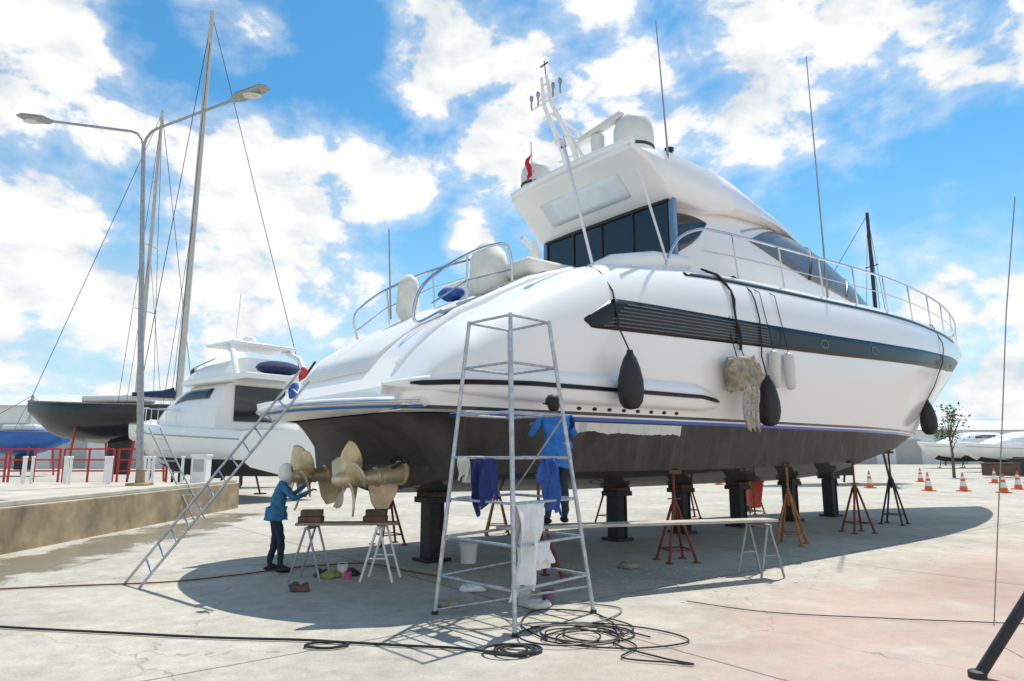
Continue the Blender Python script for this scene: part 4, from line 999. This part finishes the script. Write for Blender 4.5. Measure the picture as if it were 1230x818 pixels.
def sail(loc,rz,L_,B_,zk,hh,mast_h,mu,lab,hm,rake=0,mm=None,cradle=RUST,mr=.16,boom=True):
    rt=root('sailing_yacht',lab,'sailing boat',loc,rz)
    bw=tab([(0,.45),(.4,1),(.7,.8),(.9,.35),(1,.02)]); kz=tab([(0,.55),(.25,.15),(.5,0),(.8,.2),(1,.9)])
    rg=[]
    for i in range(25):
        u=i/24; b=B_/2*bw(u); k0=zk+hh*kz(u); G=zk+hh*(1.0+.18*u*u)
        h=[(0,k0),(b*.55,k0+.15*(G-k0)),(b*.9,k0+.5*(G-k0)),(b,G-.1),(b*.96,G),(0,G+.08)]
        rg.append([(L_*u,-a,c) for a,c in h]+[(L_*u,a,c) for a,c in reversed(h[1:-1])])
    mb=MB(); mb.loft(rg); mb.make('hull',hm,rt,ang=45)
    for sd in (-1,1):
        mb=MB(); mb.tube([(L_*u,sd*B_/2*bw(u)*.97,zk+hh*(1.0+.18*u*u)+.02) for u in [i/20 for i in range(21)]],.05,6); mb.make('toe_rail',WOOD,rt)
    mb=MB(); mb.loft([[(L_*.42+x*.8,y*.15,zk+.2-t*(zk-.3)) for x,y in ((-1,-1),(.8,-1),(1.1,0),(.8,1),(-1,1))] for t in (0,.5,1)]); mb.make('keel',ANTIF,rt)
    mb=MB(); mb.box((L_*.45,0,zk+hh*1.2),(L_*.35,B_*.45,.5)); mb.make('cabin',WHITE2,rt,bevel=.15)
    mx=L_*mu; base=zk+hh*1.1
    mb=MB(); mb.tube([(mx,0,base),(mx-rake,0,base+mast_h)],[mr,mr*.65],10)
    for f in (.3,.52,.74): mb.tube([(mx-rake*f,-1.1*(1.2-f),base+mast_h*f),(mx-rake*f,1.1*(1.2-f),base+mast_h*f)],.04,6)
    mb.make('mast',mm or MASTM,rt)
    if boom:
        mb=MB(); mb.tube([(mx-.1,0,base+1.2),(mx-L_*.25,0,base+1.3)],.1,8); mb.make('boom',mm or MASTM,rt)
        mb=MB(); mb.tube([(mx-.2,0,base+1.6),(mx-.8,0,base+1.5),(mx-L_*.24,0,base+1.45)],[.3,.22,.12],10); mb.make('sail_cover',NAVYD,rt)
    T=(mx-rake,0,base+mast_h*.99)
    for e_ in ((L_*.99,0,zk+hh*1.2),(.1,0,zk+hh)):
        mb=MB(); mb.tube([T,e_],.02,5); mb.make('stay_wire',DKST,rt)
    for sd in (-1,1):
        s2=(mx-rake*.52,sd*1.1*.68,base+mast_h*.52)
        mb=MB(); mb.tube([T,s2,(mx,sd*B_*.48,base-.2)],.016,5); mb.make('shroud_wire',DKST,rt)
        mb=MB(); mb.tube([(mx-rake*.5,0,base+mast_h*.5),(mx-.6,sd*B_*.48,base-.2)],.014,5); mb.make('shroud_wire',DKST,rt)
    for u in (.25,.6):
        for sd in (-1,1): mb=MB(); mb.tube([(L_*u,sd*B_*.5,0),(L_*u,sd*B_*.38,zk+hh*.4)],.07,6); mb.make('cradle_post',cradle,rt)
sail((-20.6,44.5,0),R(172),12.2,3.6,2.5,2.4,20.7,.345,'black hulled sailing yacht with tall mast on red posts',BLKH,0,None,REDST,boom=False)
sail((-20.6,37.2,0),R(20),9.5,3.4,1.6,1.8,25.0,.23,'white sailing yacht with very tall mast behind yachts',WHITE,-.2,MASTM,DKST,.2)
sail((-37.5,58,0),R(172),9,3.2,1.6,2.0,3,.4,'blue hulled boat with short mast on red posts',BLUEH,0,None,REDST,boom=False)
sail((25.2,45,0),R(200),12,3.6,1.4,2.0,14.5,.08,'sailing yacht with dark mast behind the big yacht',WHITE,0,DKST,DKST,boom=False)
for i in range(4):
    x=-29.5+3.0*i; rt=root('red_rail_frame','red painted steel rail frame in front of sailing yachts','rail',(x,38.5,0),.1,'red steel rail frames')
    for z in (.9,1.5,2.1): mb=MB(); mb.tube([(-1.3,0,z),(1.3,0,z)],.05,6); mb.make('rail_bar',REDST,rt)
    for xx in (-1.3,0,1.3): mb=MB(); mb.tube([(xx,0,0),(xx,0,2.1)],.06,6); mb.make('rail_post',REDST,rt)
bg_yacht((66,92,0),R(196),15,4.4,'white motor yacht parked far across the yard',False,group='yachts parked across the yard')
bg_yacht((58,72,0),R(188),13,4.4,'white motor yacht parked far across the yard',False,group='yachts parked across the yard')
bg_yacht((84,86,0),R(190),17,4.8,'white motor yacht parked far across the yard',True,group='yachts parked across the yard')
bg_yacht((6,84,0),R(178),14,4.2,'white motor yacht parked far across the yard',False,group='yachts parked across the yard')
bg_yacht((-12,80,0),R(184),14,4.2,'white motor yacht parked far across the yard',True,group='yachts parked across the yard')
def shed(x,y,lx,ly,h,lab):
    rt=root('boat_shed',lab,'building',(x,y,0))
    mb=MB(); mb.box((0,0,h/2),(lx,ly,h)); mb.make('wall',BUILD,rt,smooth=False)
    mb=MB(); mb.loft([[(sx*(lx/2+.5),-ly/2-.5,h+.01),(sx*(lx/2+.5),0,h+ly*.12),(sx*(lx/2+.5),ly/2+.5,h+.01)] for sx in (-1,1)]); mb.make('roof',ROOF,rt,smooth=False)
    n=int(lx//8)
    for i in range(n):
        mb=MB(); mb.box((-lx/2+4+8*i,-ly/2-.03,h*.36),(4.5,.06,h*.72)); mb.make('door',GREYD,rt,smooth=False)
shed(-70,98,110,18,8,'long low white warehouse beyond the boats')
shed(75,130,50,16,6,'low white shed at the far side of the yard')
def tree(x,y,h,lab,seed,n=1600,wide=.32,spread=.075):
    rnd=random.Random(seed); rt=root('tree',lab,'tree',(x,y,0))
    mb=MB(); mb.tube([(0,0,0),(.05*h*.2,0,h*.3),(0,.1,h*.62),(.05,.1,h*.85)],[h*.02,h*.015,h*.009,h*.004],8); cl=[]
    for i in range(9):
        a=rnd.random()*6.28; z=h*(.35+.25*rnd.random()); e_=(math.cos(a)*h*wide*rnd.uniform(.4,1),math.sin(a)*h*wide*rnd.uniform(.4,1),z+h*rnd.uniform(.1,.35)); cl.append(e_)
        mb.tube([(0,0,z*.9),(e_[0]*.5,e_[1]*.5,(z+e_[2])/2),e_],[h*.008,h*.005,h*.003],6)
    mb.make('trunk',TRUNK,rt)
    mb=MB(); cl.append((0,0,h*.88))
    for i in range(n):
        c=rnd.choice(cl); v=Vector((rnd.gauss(0,1),rnd.gauss(0,1),rnd.gauss(0,.7)))*h*spread; p=Vector(c)+v; s_=h*.018*rnd.uniform(.6,1.5)
        a=Vector((rnd.uniform(-1,1),rnd.uniform(-1,1),rnd.uniform(-.6,.6))).normalized(); b=a.cross(Vector((rnd.uniform(-1,1),rnd.uniform(-1,1),1))).normalized()
        k=len(mb.v); mb.v+= [tuple(p-a*s_),tuple(p+b*s_*.6),tuple(p+a*s_),tuple(p-b*s_*.6)]; mb.face((k,k+1,k+2,k+3))
    mb.make('crown',LEAF,rt,smooth=False,recalc=False)
tree(34.0,53.5,6.0,'thin young tree standing on the far edge of the yard',3,380,.15,.055)
tree(96,118,8,'leafy green tree beyond the far boats',4); tree(70,112,6.5,'leafy green tree beyond the far boats',5); tree(-22,70,5,'small leafy tree behind the parked boats',8); tree(48,115,7,'leafy green tree beyond the far boats',9)
rnd=random.Random(2); mb=MB()
for i in range(9000):
    x=rnd.uniform(-140,240); hh=2.2+1.6*math.sin(x*.07)+1.3*math.sin(x*.19+1)+.8*math.sin(x*.6)
    p=Vector((x,150+rnd.uniform(-4,4),abs(rnd.random()**.7)*(hh+2.2))); s_=rnd.uniform(.35,.9)
    a=Vector((rnd.uniform(-1,1),rnd.uniform(-.5,.5),rnd.uniform(-.6,.6))).normalized(); b=a.cross(Vector((0,1,.3))).normalized()
    k=len(mb.v); mb.v+=[tuple(p-a*s_),tuple(p+b*s_*.7),tuple(p+a*s_),tuple(p-b*s_*.7)]; mb.face((k,k+1,k+2,k+3))
mb.make('tree_line',LEAF,smooth=False,recalc=False,props=P('distant low green tree line beyond the yard','trees',kind='stuff'))
mb=MB(); mb.box((0,0,.6),(2.2,1.2,.9)); mb.box((0,0,1.1),(2.35,1.35,.08)); mb.make('skip_container',DWOOD,loc=(38,54,0),smooth=False,bevel=.03,props=P('rusty brown container standing on the far concrete','container'))
mb=MB(); mb.box((0,0,.7),(1.8,1.2,1.3)); mb.box((0,0,1.4),(1.9,1.3,.08)); mb.make('skip_container',DKST,loc=(42,57,0),smooth=False,bevel=.03,props=P('dark grey container standing on the far concrete','container'))
